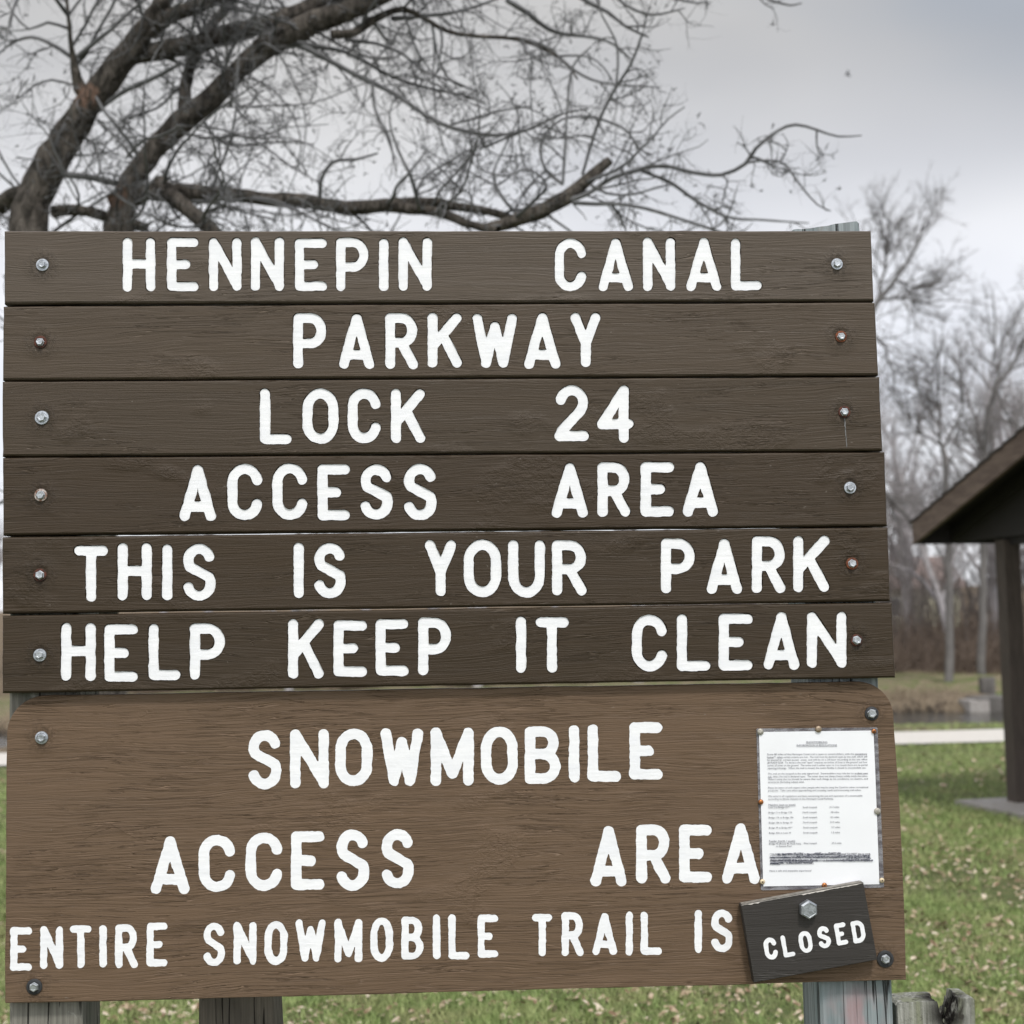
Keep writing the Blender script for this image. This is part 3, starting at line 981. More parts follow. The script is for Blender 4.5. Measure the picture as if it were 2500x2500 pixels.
def notchf(u, v):
    x = u + .03 * math.sin(v * 6)
    a = .52 + .015 * math.sin(v * 9); 
    d = 0
    if a < x < .80:
        q = (x - a) / (.80 - a)
        d = .026 + .018 * math.sin(q * math.pi) + .012 * float(vnoise(x * 9, v * 5, 3, 4)) - .016 * math.exp(-((q - .75) / .2) ** 2)
        d *= min(1, q / .10) if q < .5 else min(1, (1 - q) / .32)
        d += .012 * abs(float(vnoise(x * 30, v * 9, 2, 7)))
    if x > .8: d -= .004
    return d


stump = post_mesh(s0, s1, zt, zt + .001, SO, .075, notch=notchf, nx=90, ny=26, seed=12)
so = W3((s0 + s1) / 2, 0, SO - .037)
t_loc = W3(s0 + (s1 - s0) * .64, zt - .02, SO - .03) - so
t = NT('weathered_broken_post')
g = t.noise((170, 170, 7), 1, 5, .6); g2 = t.noise((40, 40, 3), 1, 4, .6)
c = t.mix(t.ramp(g, .3, .7), (.15, .15, .13), (.42, .42, .38))
c = t.mix(t.ramp(g2, .4, .62), c, (.24, .25, .18))
dk = t.math('MULTIPLY', t.near(tuple(t_loc), .03, .035), t.ramp(t.noise((60, 60, 20), 1, 4, .6), .25, .5))
c = t.mix(dk, c, (.012, .010, .009))
bl = t.ramp(t.noise((55, 55, 22), 1, 5, .7), .6, .66)
c = t.mix(t.math('MULTIPLY', bl, .8), c, (.04, .035, .03))
t.set(Base_Color=c, Roughness=.9, Specular_IOR_Level=.15)
t.bump(t.math('MULTIPLY_ADD', g, .7, t.math('ADD', g2, t.noise((90, 90, 60), 1, 5, .7))), .004)
o = stump.build('wooden_bollard', t.mat, None, so)
tag(o, 'short grey timber post with a rotted notch in its top, right of the sign', 'post', 'short weathered posts by the sign')

# ------------------------------------------------------------------ tubes (numpy)
class Tubes:
    def __init__(s):
        s.V = []; s.F = []; s.n = 0

    def add(s, P, rad, n=5, rough=0.0):
        P = np.asarray(P, float); rad = np.asarray(rad, float)
        T = np.gradient(P, axis=0); T /= np.linalg.norm(T, axis=1)[:, None] + 1e-12
        ref = np.array([.31, .93, .17]) if abs(T[0] @ np.array([.31, .93, .17])) < .9 else np.array([1., 0, 0])
        A = np.cross(T, ref); A /= np.linalg.norm(A, axis=1)[:, None] + 1e-12
        B = np.cross(T, A)
        an = np.arange(n) * 2 * np.pi / n
        rd = np.repeat(rad[:, None], n, 1)
        if rough:
            ii, kk = np.meshgrid(np.arange(len(P)), np.arange(n), indexing='ij')
            a_ = kk / n * 2 * np.pi
            rd = rd * (1 + rough * (vnoise(ii * .9 + np.cos(a_) * 1.5, np.sin(a_) * 1.5, 1.0, 3) + .7 * vnoise(ii * .3, a_ * 0 + 5 + np.cos(a_) * .5, 1, 5)))
        ring = P[:, None, :] + rd[:, :, None] * (A[:, None, :] * np.cos(an)[None, :, None] + B[:, None, :] * np.sin(an)[None, :, None])
        m_ = len(P)
        i = np.arange(m_ - 1)[:, None] * n; k = np.arange(n)[None, :]; k2 = (k + 1) % n
        f = np.stack([i + k, i + k2, i + n + k2, i + n + k], -1).reshape(-1, 4) + s.n
        s.V.append(ring.reshape(-1, 3)); s.F.append(f); s.n += m_ * n

    def mesh(s, name):
        return quick_mesh(name, np.concatenate(s.V), np.concatenate(s.F))


def smooth_path(P, R_, step):
    """Catmull-Rom resample of points and radii"""
    P = np.asarray(P, float); R_ = np.asarray(R_, float)
    Q = np.vstack([2 * P[0] - P[1], P, 2 * P[-1] - P[-2]])
    out = []; ro = []
    for i in range(1, len(Q) - 2):
        L = np.linalg.norm(Q[i + 1] - Q[i]); k = max(2, int(L / step))
        for j in range(k):
            t_ = j / k
            a = 2 * Q[i]; b = Q[i + 1] - Q[i - 1]; c_ = 2 * Q[i - 1] - 5 * Q[i] + 4 * Q[i + 1] - Q[i + 2]; d_ = -Q[i - 1] + 3 * Q[i] - 3 * Q[i + 1] + Q[i + 2]
            out.append(.5 * (a + b * t_ + c_ * t_ ** 2 + d_ * t_ ** 3)); ro.append(R_[i - 1] * (1 - t_) + R_[i] * t_)
    out.append(P[-1]); ro.append(R_[-1])
    return np.array(out), np.array(ro)


def wander(p, d, L, r, n, curl, up, rng, taper=.25):
    """crooked branch path"""
    P = [np.array(p, float)]; d = np.array(d, float); d /= np.linalg.norm(d) + 1e-9
    k = rng.normal(size=3) * curl
    for i in range(n):
        k = k * .75 + rng.normal(size=3) * curl
        d = d + k + np.array([0, 0, up]); d /= np.linalg.norm(d) + 1e-9
        P.append(P[-1] + d * L / n)
    return np.array(P), np.linspace(r, r * taper, n + 1)


# ------------------------------------------------------------------ big bare tree behind the sign
t = NT('bark')
b1 = t.noise((14, 14, 5), 1.6, 6, .65, .5); b2 = t.noise((60, 60, 25), 1, 5, .6)
c = t.mix(t.ramp(b1, .35, .65), (.035, .031, .027), (.125, .11, .095))
M['bark_nt'] = t
tree_base = Vector((at(190, 2200, 8.4).x, 8.4, 0))
for px_, py_, rr_ in [(210, 230, .06), (272, 470, .07), (98, 205, .03)]:
    loc = at(px_, py_, 8.05) - tree_base
    msk = t.math('MULTIPLY', t.near(tuple(loc), rr_, .03), t.ramp(b1, .42, .55))
    c = t.mix(t.math('MULTIPLY', msk, .6), c, (.20, .115, .08))
t.set(Base_Color=c, Roughness=.9, Specular_IOR_Level=.15)
t.bump(t.math('MULTIPLY_ADD', b2, .6, t.math('MULTIPLY', t.voro((22, 22, 6), 1.0, 'DISTANCE_TO_EDGE'), 1.2)), .035)
M['bark'] = t.mat
M['twig'] = simple('twig_bark', (.16, .16, .165), .8, 0, .4, 5, col2=(.05, .05, .05))

tree = thing('bare_tree', tree_base, 'large leafless tree with leaning dark trunks and tangled twigs, behind the sign at the left', 'tree')
Z1 = lambda pts: [(x / Z, y / Z, w / Z) for x, y, w in pts]
Z2 = lambda pts: [(1250 + x / Z, y / Z, w / Z) for x, y, w in pts]
trunks = [
    ('trunk', [(215, 2290, 330), (205, 2150, 250), (190, 1700, 215), (165, 1300, 190), (110, 900, 150)] + Z1([(110, 860, 150), (150, 700, 135), (230, 560, 122), (330, 400, 112), (430, 270, 100), (520, 150, 85), (600, 30, 74), (660, -90, 60), (760, -260, 45)])),
    ('trunk', [(195, 1500, 150), (230, 1200, 130), (270, 850, 100)] + Z1([(450, 850, 110), (500, 680, 85), (580, 570, 82), (700, 450, 92), (800, 370, 84), (900, 265, 80), (1000, 180, 92), (1120, 115, 92), (1260, 55, 82), (1400, 5, 72), (1520, -80, 60), (1700, -220, 40)])),
]
limbs = [
    Z1([(420, 300, 60), (480, 215, 66), (600, 195, 62), (750, 165, 60), (900, 115, 58), (1050, 80, 60), (1200, 10, 55), (1330, -70, 40)]),
    Z1([(700, 450, 50), (700, 330, 40), (740, 200, 36), (800, 100, 32), (860, 20, 30), (920, -60, 24)]),
    Z1([(420, 770, 70), (520, 735, 62), (600, 722, 58), (750, 730, 52), (900, 737, 44), (1000, 752, 40), (1150, 758, 44), (1300, 785, 44), (1450, 776, 42), (1600, 762, 34), (1700, 775, 30), (1850, 800, 26), (1950, 830, 22)]),
    Z1([(1450, 776, 40), (1650, 800, 30), (1780, 850, 26), (1880, 870, 26)]),
    [(1180, 560, 22), (1225, 548, 26), (1265, 535, 30), (1320, 515, 33), (1380, 485, 30), (1440, 435, 25), (1488, 391, 19)],
    Z1([(600, 690, 50), (650, 740, 55), (720, 800, 52), (800, 870, 44), (900, 960, 40)]),
    Z1([(200, 800, 40), (250, 792, 36), (330, 798, 34), (450, 828, 34), (560, 862, 28)]),
    Z1([(150, 700, 50), (60, 735, 55), (-20, 780, 60), (-120, 800, 50)]),
    Z1([(560, 120, 60), (640, 60, 50), (760, 20, 46), (900, -40, 40)]),
    Z1([(1000, 180, 60), (1090, 95, 50), (1180, 30, 55), (1280, -10, 45), (1400, -60, 34)]),
    Z1([(355, 400, 60), (300, 330, 42), (283, 250, 26), (270, 180, 16), (258, 60, 11), (248, -40, 9)]),
    Z1([(1250, 130, 30), (1330, 125, 28), (1410, 75, 26), (1520, 35, 20), (1600, 70, 15), (1690, 118, 14), (1800, 137, 13), (1932, 145, 12), (2030, 175, 10), (2130, 235, 8), (2180, 300, 6)]),
]
brs = [
    Z1([(1080, 165, 26), (1130, 170, 20), (1200, 205, 18), (1300, 260, 16), (1400, 310, 16), (1500, 360, 15), (1600, 430, 14), (1700, 480, 13), (1850, 510, 12), (1990, 490, 8), (2100, 440, 5)]),
    Z1([(1120, 160, 18), (1220, 180, 13), (1300, 195, 12), (1400, 245, 12), (1480, 290, 11), (1600, 330, 9), (1750, 360, 8), (1830, 390, 5)]),
    Z1([(1480, 70, 18), (1600, 60, 14), (1720, 45, 12), (1850, 5, 10), (1990, -60, 8)]),
    Z1([(1405, 310, 12), (1412, 400, 10), (1445, 480, 9), (1480, 570, 7), (1495, 650, 5)]),
    Z1([(1208, 745, 15), (1212, 680, 13), (1255, 612, 11), (1350, 600, 9), (1425, 578, 6)]),
    Z1([(283, 225, 16), (200, 170, 13), (120, 140, 11), (40, 165, 8), (-20, 220, 5)]),
    Z1([(292, 215, 18), (350, 165, 16), (420, 110, 14), (490, 45, 11), (570, -20, 9)]),
    Z1([(265, 110, 10), (180, 85, 9), (110, 110, 7), (50, 50, 6), (20, -10, 5)]),
    Z1([(370, 455, 12), (430, 510, 11), (497, 592, 12)]),
    Z1([(320, 520, 10), (355, 545, 9), (372, 600, 8), (380, 650, 8)]),
    Z1([(240, 658, 22), (330, 668, 20), (440, 692, 20)]),
    Z1([(770, 460, 12), (810, 515, 10), (880, 548, 9), (1000, 540, 7), (1100, 535, 6), (1185, 547, 4)]),
    Z1([(818, 520, 9), (832, 590, 8), (800, 650, 6), (775, 690, 4)]),
    Z1([(615, 640, 10), (622, 700, 12), (640, 770, 10), (680, 830, 7)]),
    Z1([(870, 400, 12), (880, 350, 10), (900, 420, 8), (960, 470, 6), (1010, 500, 4)]),
    Z1([(720, 760, 14), (800, 765, 10), (920, 800, 8), (1040, 830, 6)]),
    Z1([(390, 400, 14), (450, 355, 16), (520, 320, 16), (600, 285, 14), (680, 240, 12)]),
    Z1([(480, 590, 10), (540, 530, 8), (610, 510, 8), (690, 470, 8)]),
    Z1([(1300, 150, 12), (1420, 165, 10), (1520, 205, 9), (1600, 270, 8), (1720, 310, 7), (1790, 345, 5)]),
    Z1([(1700, 470, 8), (1780, 450, 8), (1880, 420, 7), (1990, 400, 5)]),
    Z1([(1700, 770, 10), (1720, 700, 9), (1770, 600, 8), (1830, 520, 7), (1900, 430, 5)]),
    Z1([(1560, 765, 9), (1600, 670, 8), (1680, 620, 7), (1780, 560, 6), (1900, 510, 5)]),
    Z2([(170, 765, 18), (250, 745, 16), (300, 722, 15), (380, 670, 14), (480, 640, 13), (570, 625, 12), (680, 650, 12), (790, 660, 12), (880, 618, 12), (920, 560, 11), (1000, 495, 10), (1070, 470, 9), (1150, 490, 8), (1230, 515, 6), (1320, 511, 4)]),
    Z2([(230, 765, 14), (320, 770, 12), (400, 770, 11), (500, 785, 11), (600, 815, 10), (740, 860, 9), (860, 900, 7)]),
    Z2([(490, 645, 10), (600, 690, 11), (700, 760, 10), (820, 820, 9), (950, 830, 7), (1120, 842, 4)]),
    Z2([(880, 615, 8), (960, 605, 7), (1030, 620, 7), (1080, 690, 6), (1150, 770, 5), (1200, 795, 4)]),
    Z2([(192, 695, 11), (130, 645, 10), (106, 570, 9), (130, 500, 9), (190, 450, 8), (280, 440, 8), (380, 465, 8), (440, 500, 8), (480, 560, 7), (530, 588, 5)]),
    Z2([(192, 690, 9), (200, 560, 9), (210, 400, 8), (230, 250, 8), (300, 175, 5)]),
    Z2([(265, 660, 9), (320, 480, 10), (380, 350, 10), (450, 240, 9), (492, 125, 7)]),
    Z2([(-20, 0, 18), (60, 50, 16), (130, 105, 14), (200, 130, 12), (300, 140, 10), (380, 165, 8), (450, 225, 6)]),
    Z2([(230, -30, 16), (300, 15, 14), (360, 45, 12), (430, 100, 9), (515, 140, 6)]),
    Z2([(390, 340, 8), (400, 240, 8), (390, 150, 7), (340, 60, 6), (320, -20, 6)]),
    Z2([(0, 145, 12), (70, 155, 12), (150, 190, 10), (215, 250, 9), (300, 300, 8), (400, 320, 7), (560, 330, 4)]),
    Z2([(-120, 560, 8), (-20, 520, 8), (80, 480, 7), (190, 430, 6), (290, 410, 5)]),
    Z2([(0, 830, 16), (60, 780, 12), (130, 700, 8), (60, 640, 7), (-30, 665, 6), (-120, 640, 5)]),
    Z2([(30, 820, 12), (-40, 740, 10), (-70, 660, 8), (-30, 560, 6), (40, 420, 5)]),
    Z2([(380, -30, 12), (430, 20, 10), (520, 55, 8), (600, 45, 6), (650, 30, 4)]),
    Z2([(560, -30, 10), (620, -5, 8), (700, 12, 6), (740, 5, 4)]),
    Z2([(930, -20, 8), (990, 5, 7), (1050, 20, 6), (1092, 12, 4)]),
    Z2([(300, 700, 10), (360, 730, 8), (450, 735, 7), (540, 710, 6), (620, 695, 4)]),
    Z2([(380, 780, 9), (410, 820, 8), (430, 870, 6)]),
]
DEP = 8.0
placed = []   # (px,py,depth)


def depth_at(x, y, default):
    if not placed: return default
    A = np.array(placed); d = np.hypot(A[:, 0] - x, A[:, 1] - y); i = d.argmin()
    return A[i, 2] if d[i] < 45 else default


rng = np.random.default_rng(4)
world_br = []


def trace(pts, name, mat, n, first=None, drift=.25, noise_r=.08, tubes=None):
    d0 = first if first is not None else depth_at(pts[0][0], pts[0][1], DEP)
    dr = rng.normal() * drift
    P = []; Rr = []
    L = len(pts)
    for i, (x, y, w) in enumerate(pts):
        D = d0 + dr * (i / max(1, L - 1))
        P.append(at(x, y, D)); Rr.append(w / 2 * D / F); placed.append((x, y, D))
    # densify 'placed'
    for (a, b) in zip(pts[:-1], pts[1:]):
        for k in (.25, .5, .75): placed.append((a[0] + (b[0] - a[0]) * k, a[1] + (b[1] - a[1]) * k, d0 + dr * .5))
    Q, q = smooth_path([tuple(p) for p in P], Rr, .05)
    q = q * (1 + noise_r * rng.normal(size=len(q)) * .6)
    j = rng.normal(size=Q.shape) * (q * noise_r * .9)[:, None]; j[0] = 0
    Q = Q + j
    world_br.append((Q, q))
    if tubes is not None: tubes.add(Q, q, n); return
    tb = Tubes(); tb.add(Q, q, n, .10 if n > 10 else .07)
    me = tb.mesh(name)
    return link(name, me, mat, tree, smooth=True)


for i, (nm, pts) in enumerate(trunks):
    trace(pts, nm, M['bark'], 22, first=8.2 if i == 0 else 8.15, drift=.15, noise_r=.05)
for pts in limbs:
    trace([(a, b, c * 1.22) for a, b, c in pts], 'limb', M['bark'], 12, noise_r=.06)
tb = Tubes()
nb0 = len(world_br)
for pts in brs:
    trace([(a, b, c * 1.25) for a, b, c in pts], 'branch', M['twig'], 6, drift=.35, noise_r=.05, tubes=tb)
tbr = tb


def twigs(tb, Q, q, dens, lmin, lmax, level, rng, rbase, vis=None):
    L = np.linalg.norm(np.diff(Q, axis=0), axis=1).sum()
    k = max(1, int(L * dens))
    for _ in range(k):
        i = int(rng.uniform(.08, 1) * (len(Q) - 1))
        if i >= len(Q) - 1: i = len(Q) - 2
        T = Q[i + 1] - Q[i]; T /= np.linalg.norm(T) + 1e-9
        side = rng.normal(size=3); side[1] *= .7
        side -= T * (side @ T); side /= np.linalg.norm(side) + 1e-9
        d = T * rng.uniform(.2, 1.0) + side * rng.uniform(.6, 1.1)
        ln = rng.uniform(lmin, lmax) * (1 if rng.random() > .15 else 1.7)
        r = min(rbase, q[i] * .75)
        start = Q[i]
        P, rd = wander(start, d, ln, r, 7 if level < 2 else 4, .17, rng.normal() * .05 - .02, rng, .35)
        tb.add(P, rd, 4 if level < 2 else 3)
        if level < 2:
            twigs(tb, P, rd, dens * (2.6 if level == 0 else 2.0), lmin * .52, lmax * .52, level + 1, rng, rbase * .62)
        elif rng.random() < .16:   # bud cluster at the tip
            for _k in range(3):
                e = rng.normal(size=3); e /= np.linalg.norm(e)
                P2, r2 = wander(P[-1], e, rng.uniform(.012, .03), .0035, 2, .1, 0, rng, .6)
                tb.add(P2, r2, 3)


# long whippy side branches
tb = tbr
extra = []
for bi, (Q, q) in enumerate(world_br[:nb0]):
    for _ in range([16, 20, 9, 7, 9, 5, 2, 5, 4, 3, 9, 9, 5, 8][min(bi, 13)]):
        i = int(rng.uniform(.35 if bi < 2 else .1, 1) * (len(Q) - 2))
        T = Q[i + 1] - Q[i]; T /= np.linalg.norm(T)
        sd = rng.normal(size=3); sd -= T * (sd @ T); sd /= np.linalg.norm(sd)
        P, rd = wander(Q[i], T * rng.uniform(.3, 1) + sd * .9, rng.uniform(.5, 1.4), rng.uniform(.006, .013), 14, .11, -.025, rng, .3)
        tb.add(P, rd, 5); extra.append((P, rd))
link('branches', tb.mesh('branches'), M['twig'], tree, smooth=True)
world_br += extra
tb = Tubes()
for bi, (Q, q) in enumerate(world_br):
    if bi < 2: dens, a, b = 2.0, .2, .7
    elif bi < nb0: dens, a, b = 3.6, .15, .6
    else: dens, a, b = 5.6, .10, .42
    if bi == 6: dens = .5
    twigs(tb, Q, q, dens, a, b, 0, rng, .0055)
link('twigs', tb.mesh('twigs'), M['twig'], tree)

# ------------------------------------------------------------------ ground, canal, path
def prof(y):
    """terrain height by distance"""
    K = [(-60, 0), (0, 0), (20.6, 0), (21.6, -.04), (23, -.7), (24.5, -1.7), (38, -1.7), (39.6, -1.2), (40.6, -.78), (42, -.60), (52, -.55), (60, .1), (85, .55), (140, 3.0), (260, 6), (700, 9)]
    for (a, b) in zip(K[:-1], K[1:]):
        if y <= b[0]: 
            t_ = (y - a[0]) / (b[0] - a[0]); return a[1] + (b[1] - a[1]) * t_
    return K[-1][1]


ys = list(np.linspace(-60, 4, 6)) + list(np.linspace(5, 20, 40)) + list(np.linspace(20.3, 26, 26)) + list(np.linspace(28, 37, 5)) + list(np.linspace(38, 43, 26)) + list(np.linspace(44, 64, 20)) + list(np.linspace(68, 150, 14)) + [200, 260, 400, 700]
xs = list(np.linspace(-400, -45, 8)) + list(np.linspace(-40, 45, 120)) + list(np.linspace(50, 400, 8))
G = []
for y in ys:
    for x in xs:
        z_ = prof(y + (.5 * math.sin(x * .21) if y > 21 else 0))
        if 38 < y < 64: z_ += (.26 if y < 43 else .10) * float(vnoise(x, y, .9, 2)) + .05 * float(vnoise(x, y, 3, 3))
        elif y >= 64: z_ += .5 * float(vnoise(x, y, .05, 2))
        elif 20.5 < y < 26: z_ += .05 * float(vnoise(x, y, 2, 3))
        elif y < 18: z_ += .012 * float(vnoise(x, y, 1.1, 1))
        G.append((x, y, z_))
nx = len(xs)
Fq = [(j * nx + i, j * nx + i + 1, (j + 1) * nx + i + 1, (j + 1) * nx + i) for j in range(len(ys) - 1) for i in range(nx - 1)]
t = NT('lawn_and_banks')
sep = t.n.new('ShaderNodeSeparateXYZ'); t.l.new(t.tc.outputs['Object'], sep.inputs[0])
yy = sep.outputs['Y']
n1 = t.noise((1, 1, 1), 1.6, 5, .6); n2 = t.noise((1, 1, 1), 14, 5, .65); n3 = t.noise((1, 1, 1), 60, 4, .6)
grass = t.mix(t.ramp(n2, .35, .65), (.09, .13, .045), (.17, .19, .08))
grass = t.mix(t.ramp(n3, .5, .68, 0, .7), grass, (.24, .20, .14))
grass = t.mix(t.ramp(n1, .52, .7, 0, .6), grass, (.20, .18, .11))
dirt = t.mix(t.ramp(n2, .35, .65), (.11, .085, .06), (.26, .21, .15))
far = t.mix(t.ramp(n1, .42, .6), t.mix(t.ramp(n2, .4, .6), (.30, .25, .17), (.17, .14, .09)), (.13, .16, .06))
brushg = t.mix(t.ramp(n2, .35, .65), (.12, .09, .065), (.22, .17, .12))
yw = t.math('MULTIPLY_ADD', n1, 1.2, yy)
c = t.mix(t.ramp(yw, 20.9, 21.3), grass, dirt)
c = t.mix(t.ramp(yw, 41.2, 42.6), c, far)
c = t.mix(t.ramp(yw, 51.5, 54), c, brushg)
t.set(Base_Color=c, Roughness=.95, Specular_IOR_Level=.1)
t.bump(t.math('ADD', n2, n3), .03)
me = quick_mesh('ground', G, Fq)
gr = link('ground', me, t.mat, smooth=True)
tag(gr, kind='structure')

# canal water
t = NT('canal_water')
t.set(Base_Color=(.03, .028, .022), Roughness=.1, Specular_IOR_Level=.6)
t.bump(t.noise((1, 3, 1), 2.2, 4, .6), .03)
mb = MB(); mb.add([(-400, 21.5, -1.0), (400, 21.5, -1.0), (400, 43, -1.0), (-400, 43, -1.0)], [(0, 1, 2, 3)])
tag(mb.build('water', t.mat), kind='structure')

# path (pale gravel towpath)
t = NT('pale_gravel')
n2 = t.noise((1, 1, 1), 40, 5, .6)
t.set(Base_Color=t.mix(t.ramp(n2, .3, .7), (.50, .47, .43), (.64, .61, .57)), Roughness=.95)
t.bump(n2, .01)
P_ = []
for i in range(161):
    x = -60 + i * .75
    P_ += [(x, 18.35 + .1 * float(vnoise(x, 0, .4, 5)) - .004 * x, .02), (x, 20.25 + .1 * float(vnoise(x, 3, .4, 6)) - .004 * x, .02)]
mb = MB(); mb.add(P_, [(2 * i, 2 * i + 2, 2 * i + 3, 2 * i + 1) for i in range(160)])
tag(mb.build('path', t.mat), kind='structure')

# grass blades
def blades(n, x0, x1, y0, y1, h, w):
    X = RNG.uniform(x0, x1, n); Y = RNG.uniform(y0, y1, n)
    cl = vnoise(X, Y, 5, 8)
    keep = RNG.random(n) < (.60 + .5 * cl + .45 * vnoise(X, Y, 1.1, 6))
    X = X[keep]; Y = Y[keep]; n = len(X)
    an = RNG.uniform(0, 2 * np.pi, n); H = h * RNG.uniform(.45, 1.25, n); Wd = w * RNG.uniform(.6, 1.3, n)
    lean = RNG.normal(size=(n, 2)) * .5
    a = np.stack([X - np.cos(an) * Wd / 2, Y - np.sin(an) * Wd / 2, np.zeros(n)], 1)
    b = np.stack([X + np.cos(an) * Wd / 2, Y + np.sin(an) * Wd / 2, np.zeros(n)], 1)
    c_ = np.stack([X + lean[:, 0] * H, Y + lean[:, 1] * H, H], 1)
    return np.stack([a, b, c_], 1).reshape(-1, 3)


BV = np.concatenate([blades(330000, -4, 5, 4.6, 8.5, .045, .006), blades(150000, -4.5, 7, 8.5, 12.5, .05, .008), blades(90000, -6, 9, 12.5, 18.3, .05, .011), blades(16000, -6, 9, 20.4, 21.4, .06, .012)])
t = NT('grass_blades')
n1 = t.noise((1, 1, 1), 3, 4, .6); n2 = t.noise((1, 1, 1), 60, 2, .6)
c = t.mix(t.ramp(n2, .3, .7), (.17, .25, .07), (.40, .47, .20))
c = t.mix(t.ramp(t.noise((1, 1, 1), 9, 3, .6), .45, .62, 0, .6), c, (.13, .20, .06))
c = t.mix(t.ramp(n1, .42, .68, 0, .6), c, (.40, .37, .20))
t.set(Base_Color=c, Roughness=.6, Specular_IOR_Level=.25)
o = link('grass', quick_mesh('grass', BV, np.arange(len(BV)).reshape(-1, 3)), t.mat)
tag(o, 'short green spring grass growing over the park lawn behind the sign', 'grass', kind='stuff')

# fallen leaves
def leaves(n, x0, x1, y0, y1, s):
    X = RNG.uniform(x0, x1, n); Y = RNG.uniform(y0, y1, n)
    keep = RNG.random(n) < (.45 + .9 * vnoise(X, Y, 1.3, 4)); X = X[keep]; Y = Y[keep]; n = len(X)
    an = RNG.uniform(0, 2 * np.pi, n); S = s * RNG.uniform(.5, 1.3, n)
    Z0 = RNG.uniform(-.004, .04, n)
    base = np.array([(-1, 0, 0), (-.3, -.45, .18), (.5, -.5, .22), (1.0, 0, .1), (.45, .5, .25), (-.35, .42, .15)])
    V = base[None] * S[:, None, None]
    V = V * (1 + RNG.normal(size=(n, 6, 1)) * .22)
    V[:, :, 2] *= RNG.uniform(-1, 1.6, n)[:, None]
    ca, sa = np.cos(an)[:, None], np.sin(an)[:, None]
    tl = RNG.normal(size=(n, 2)) * .35
    zz = V[:, :, 2] + V[:, :, 0] * tl[:, :1] + V[:, :, 1] * tl[:, 1:]
    out = np.stack([V[:, :, 0] * ca - V[:, :, 1] * sa + X[:, None], V[:, :, 0] * sa + V[:, :, 1] * ca + Y[:, None], np.maximum(zz + Z0[:, None], .004)], -1)
    f = np.array([(0, 1, 2, 3), (0, 3, 4, 5)])[None] + (np.arange(n) * 6)[:, None, None]
    return out.reshape(-1, 3), f.reshape(-1, 4)


LV = []; LF = []; nb = 0
for a in [(19000, -4, 5, 4.6, 8.5, .020), (13000, -4.5, 7, 8.5, 12.5, .021), (3600, -6, 9, 12.5, 18.3, .03)]:
    v_, f_ = leaves(*a); LV.append(v_); LF.append(f_ + nb); nb += len(v_)
t = NT('dead_leaf')
n2 = t.noise((1, 1, 1), 22, 1, .4)
c = t.mix(t.ramp(n2, .35, .5), (.16, .10, .06), (.38, .29, .20)); c = t.mix(t.ramp(n2, .52, .66), c, (.60, .51, .41))
t.set(Base_Color=c, Roughness=.75, Specular_IOR_Level=.3)
o = link('fallen_leaves', quick_mesh('fallen_leaves', np.concatenate(LV), np.concatenate(LF)), t.mat)
tag(o, 'scattered dry tan fallen leaves lying on the lawn', 'leaves', kind='stuff')

# ------------------------------------------------------------------ picnic shelter
SU = Vector((.9707, .2402, 0)); SV = Vector((.2402, -.9707, 0))
SO_ = Vector((3.6, 12.5, 0))


def S3(u, v, z): return SO_ + SU * u + SV * v + EZ * z


t = NT('concrete'); n2 = t.noise((1, 1, 1), 12, 6, .65)
t.set(Base_Color=t.mix(t.ramp(n2, .3, .7), (.27, .25, .235), (.37, .35, .33)), Roughness=.9); t.bump(n2, .006)
M['conc'] = t.mat
M['shade_wood'] = simple('shade_darkened_wood', (.016, .012, .010), .7, 0, .5, 9, .003, 30, sc=(8, 8, 2))  # shade under the roof put into the wood colour, near black
M['fascia'] = simple('brown_fascia', (.085, .056, .042), .7, 0, .3, 5, .004, 20, sc=(1, 1, 4), col2=(.15, .108, .082))
M['shingle'] = simple('roof_shingles', (.06, .05, .045), .9, 0, .5, 30, .01, 40)
sh = thing('picnic_shelter', S3(3, 2.5, 0), 'open picnic shelter with dark brown roof and timber posts on a concrete slab', 'shelter')
mb = MB(); mb.box(S3(0, 5, -.1), SU * 6.2, -SV * 5, EZ * .15); mb.build('slab', M['conc'], sh)
tg = .335; v0, v1, vm_ = -.45, 5.45, 2.5
u0_, u1_ = 0.0, 6.3
ze = 2.36
def roofz(v): return ze + tg * (min(v, 2 * vm_ - v) - v0)
# roof deck
mb = MB()
for (a, b) in ((v0, vm_), (vm_, v1)):
    p = [S3(u0_, a, roofz(a)), S3(u1_, a, roofz(a)), S3(u1_, b, roofz(b)), S3(u0_, b, roofz(b))]
    mb.add([q - EZ * .03 for q in p] + [q + EZ * .02 for q in p], [(0, 1, 2, 3), (4, 5, 6, 7), (0, 1, 5, 4), (1, 2, 6, 5), (2, 3, 7, 6), (3, 0, 4, 7)])
mb.build('roof_deck', M['shade_wood'], sh)
mb = MB()
for (a, b) in ((v0 - .03, vm_), (vm_, v1 + .03)):
    nrow = 16
    for k in range(nrow):
        va = a + (b - a) * k / nrow; vb = a + (b - a) * (k + 1) / nrow
        lo, hi = (va, vb) if a < vm_ and b <= vm_ else (vb, va)
        z1 = roofz(lo) + .045; z2 = roofz(hi) + .03
        p = [S3(u0_ - .04, lo, z1), S3(u1_ + .04, lo, z1), S3(u1_ + .04, hi, z2), S3(u0_ - .04, hi, z2)]
        q = [x - EZ * .02 for x in p]
        mb.add(p + q, [(0, 1, 2, 3), (4, 7, 6, 5), (0, 4, 5, 1), (1, 5, 6, 2), (2, 6, 7, 3), (3, 7, 4, 0)])
mb.build('shingles', M['shingle'], sh)
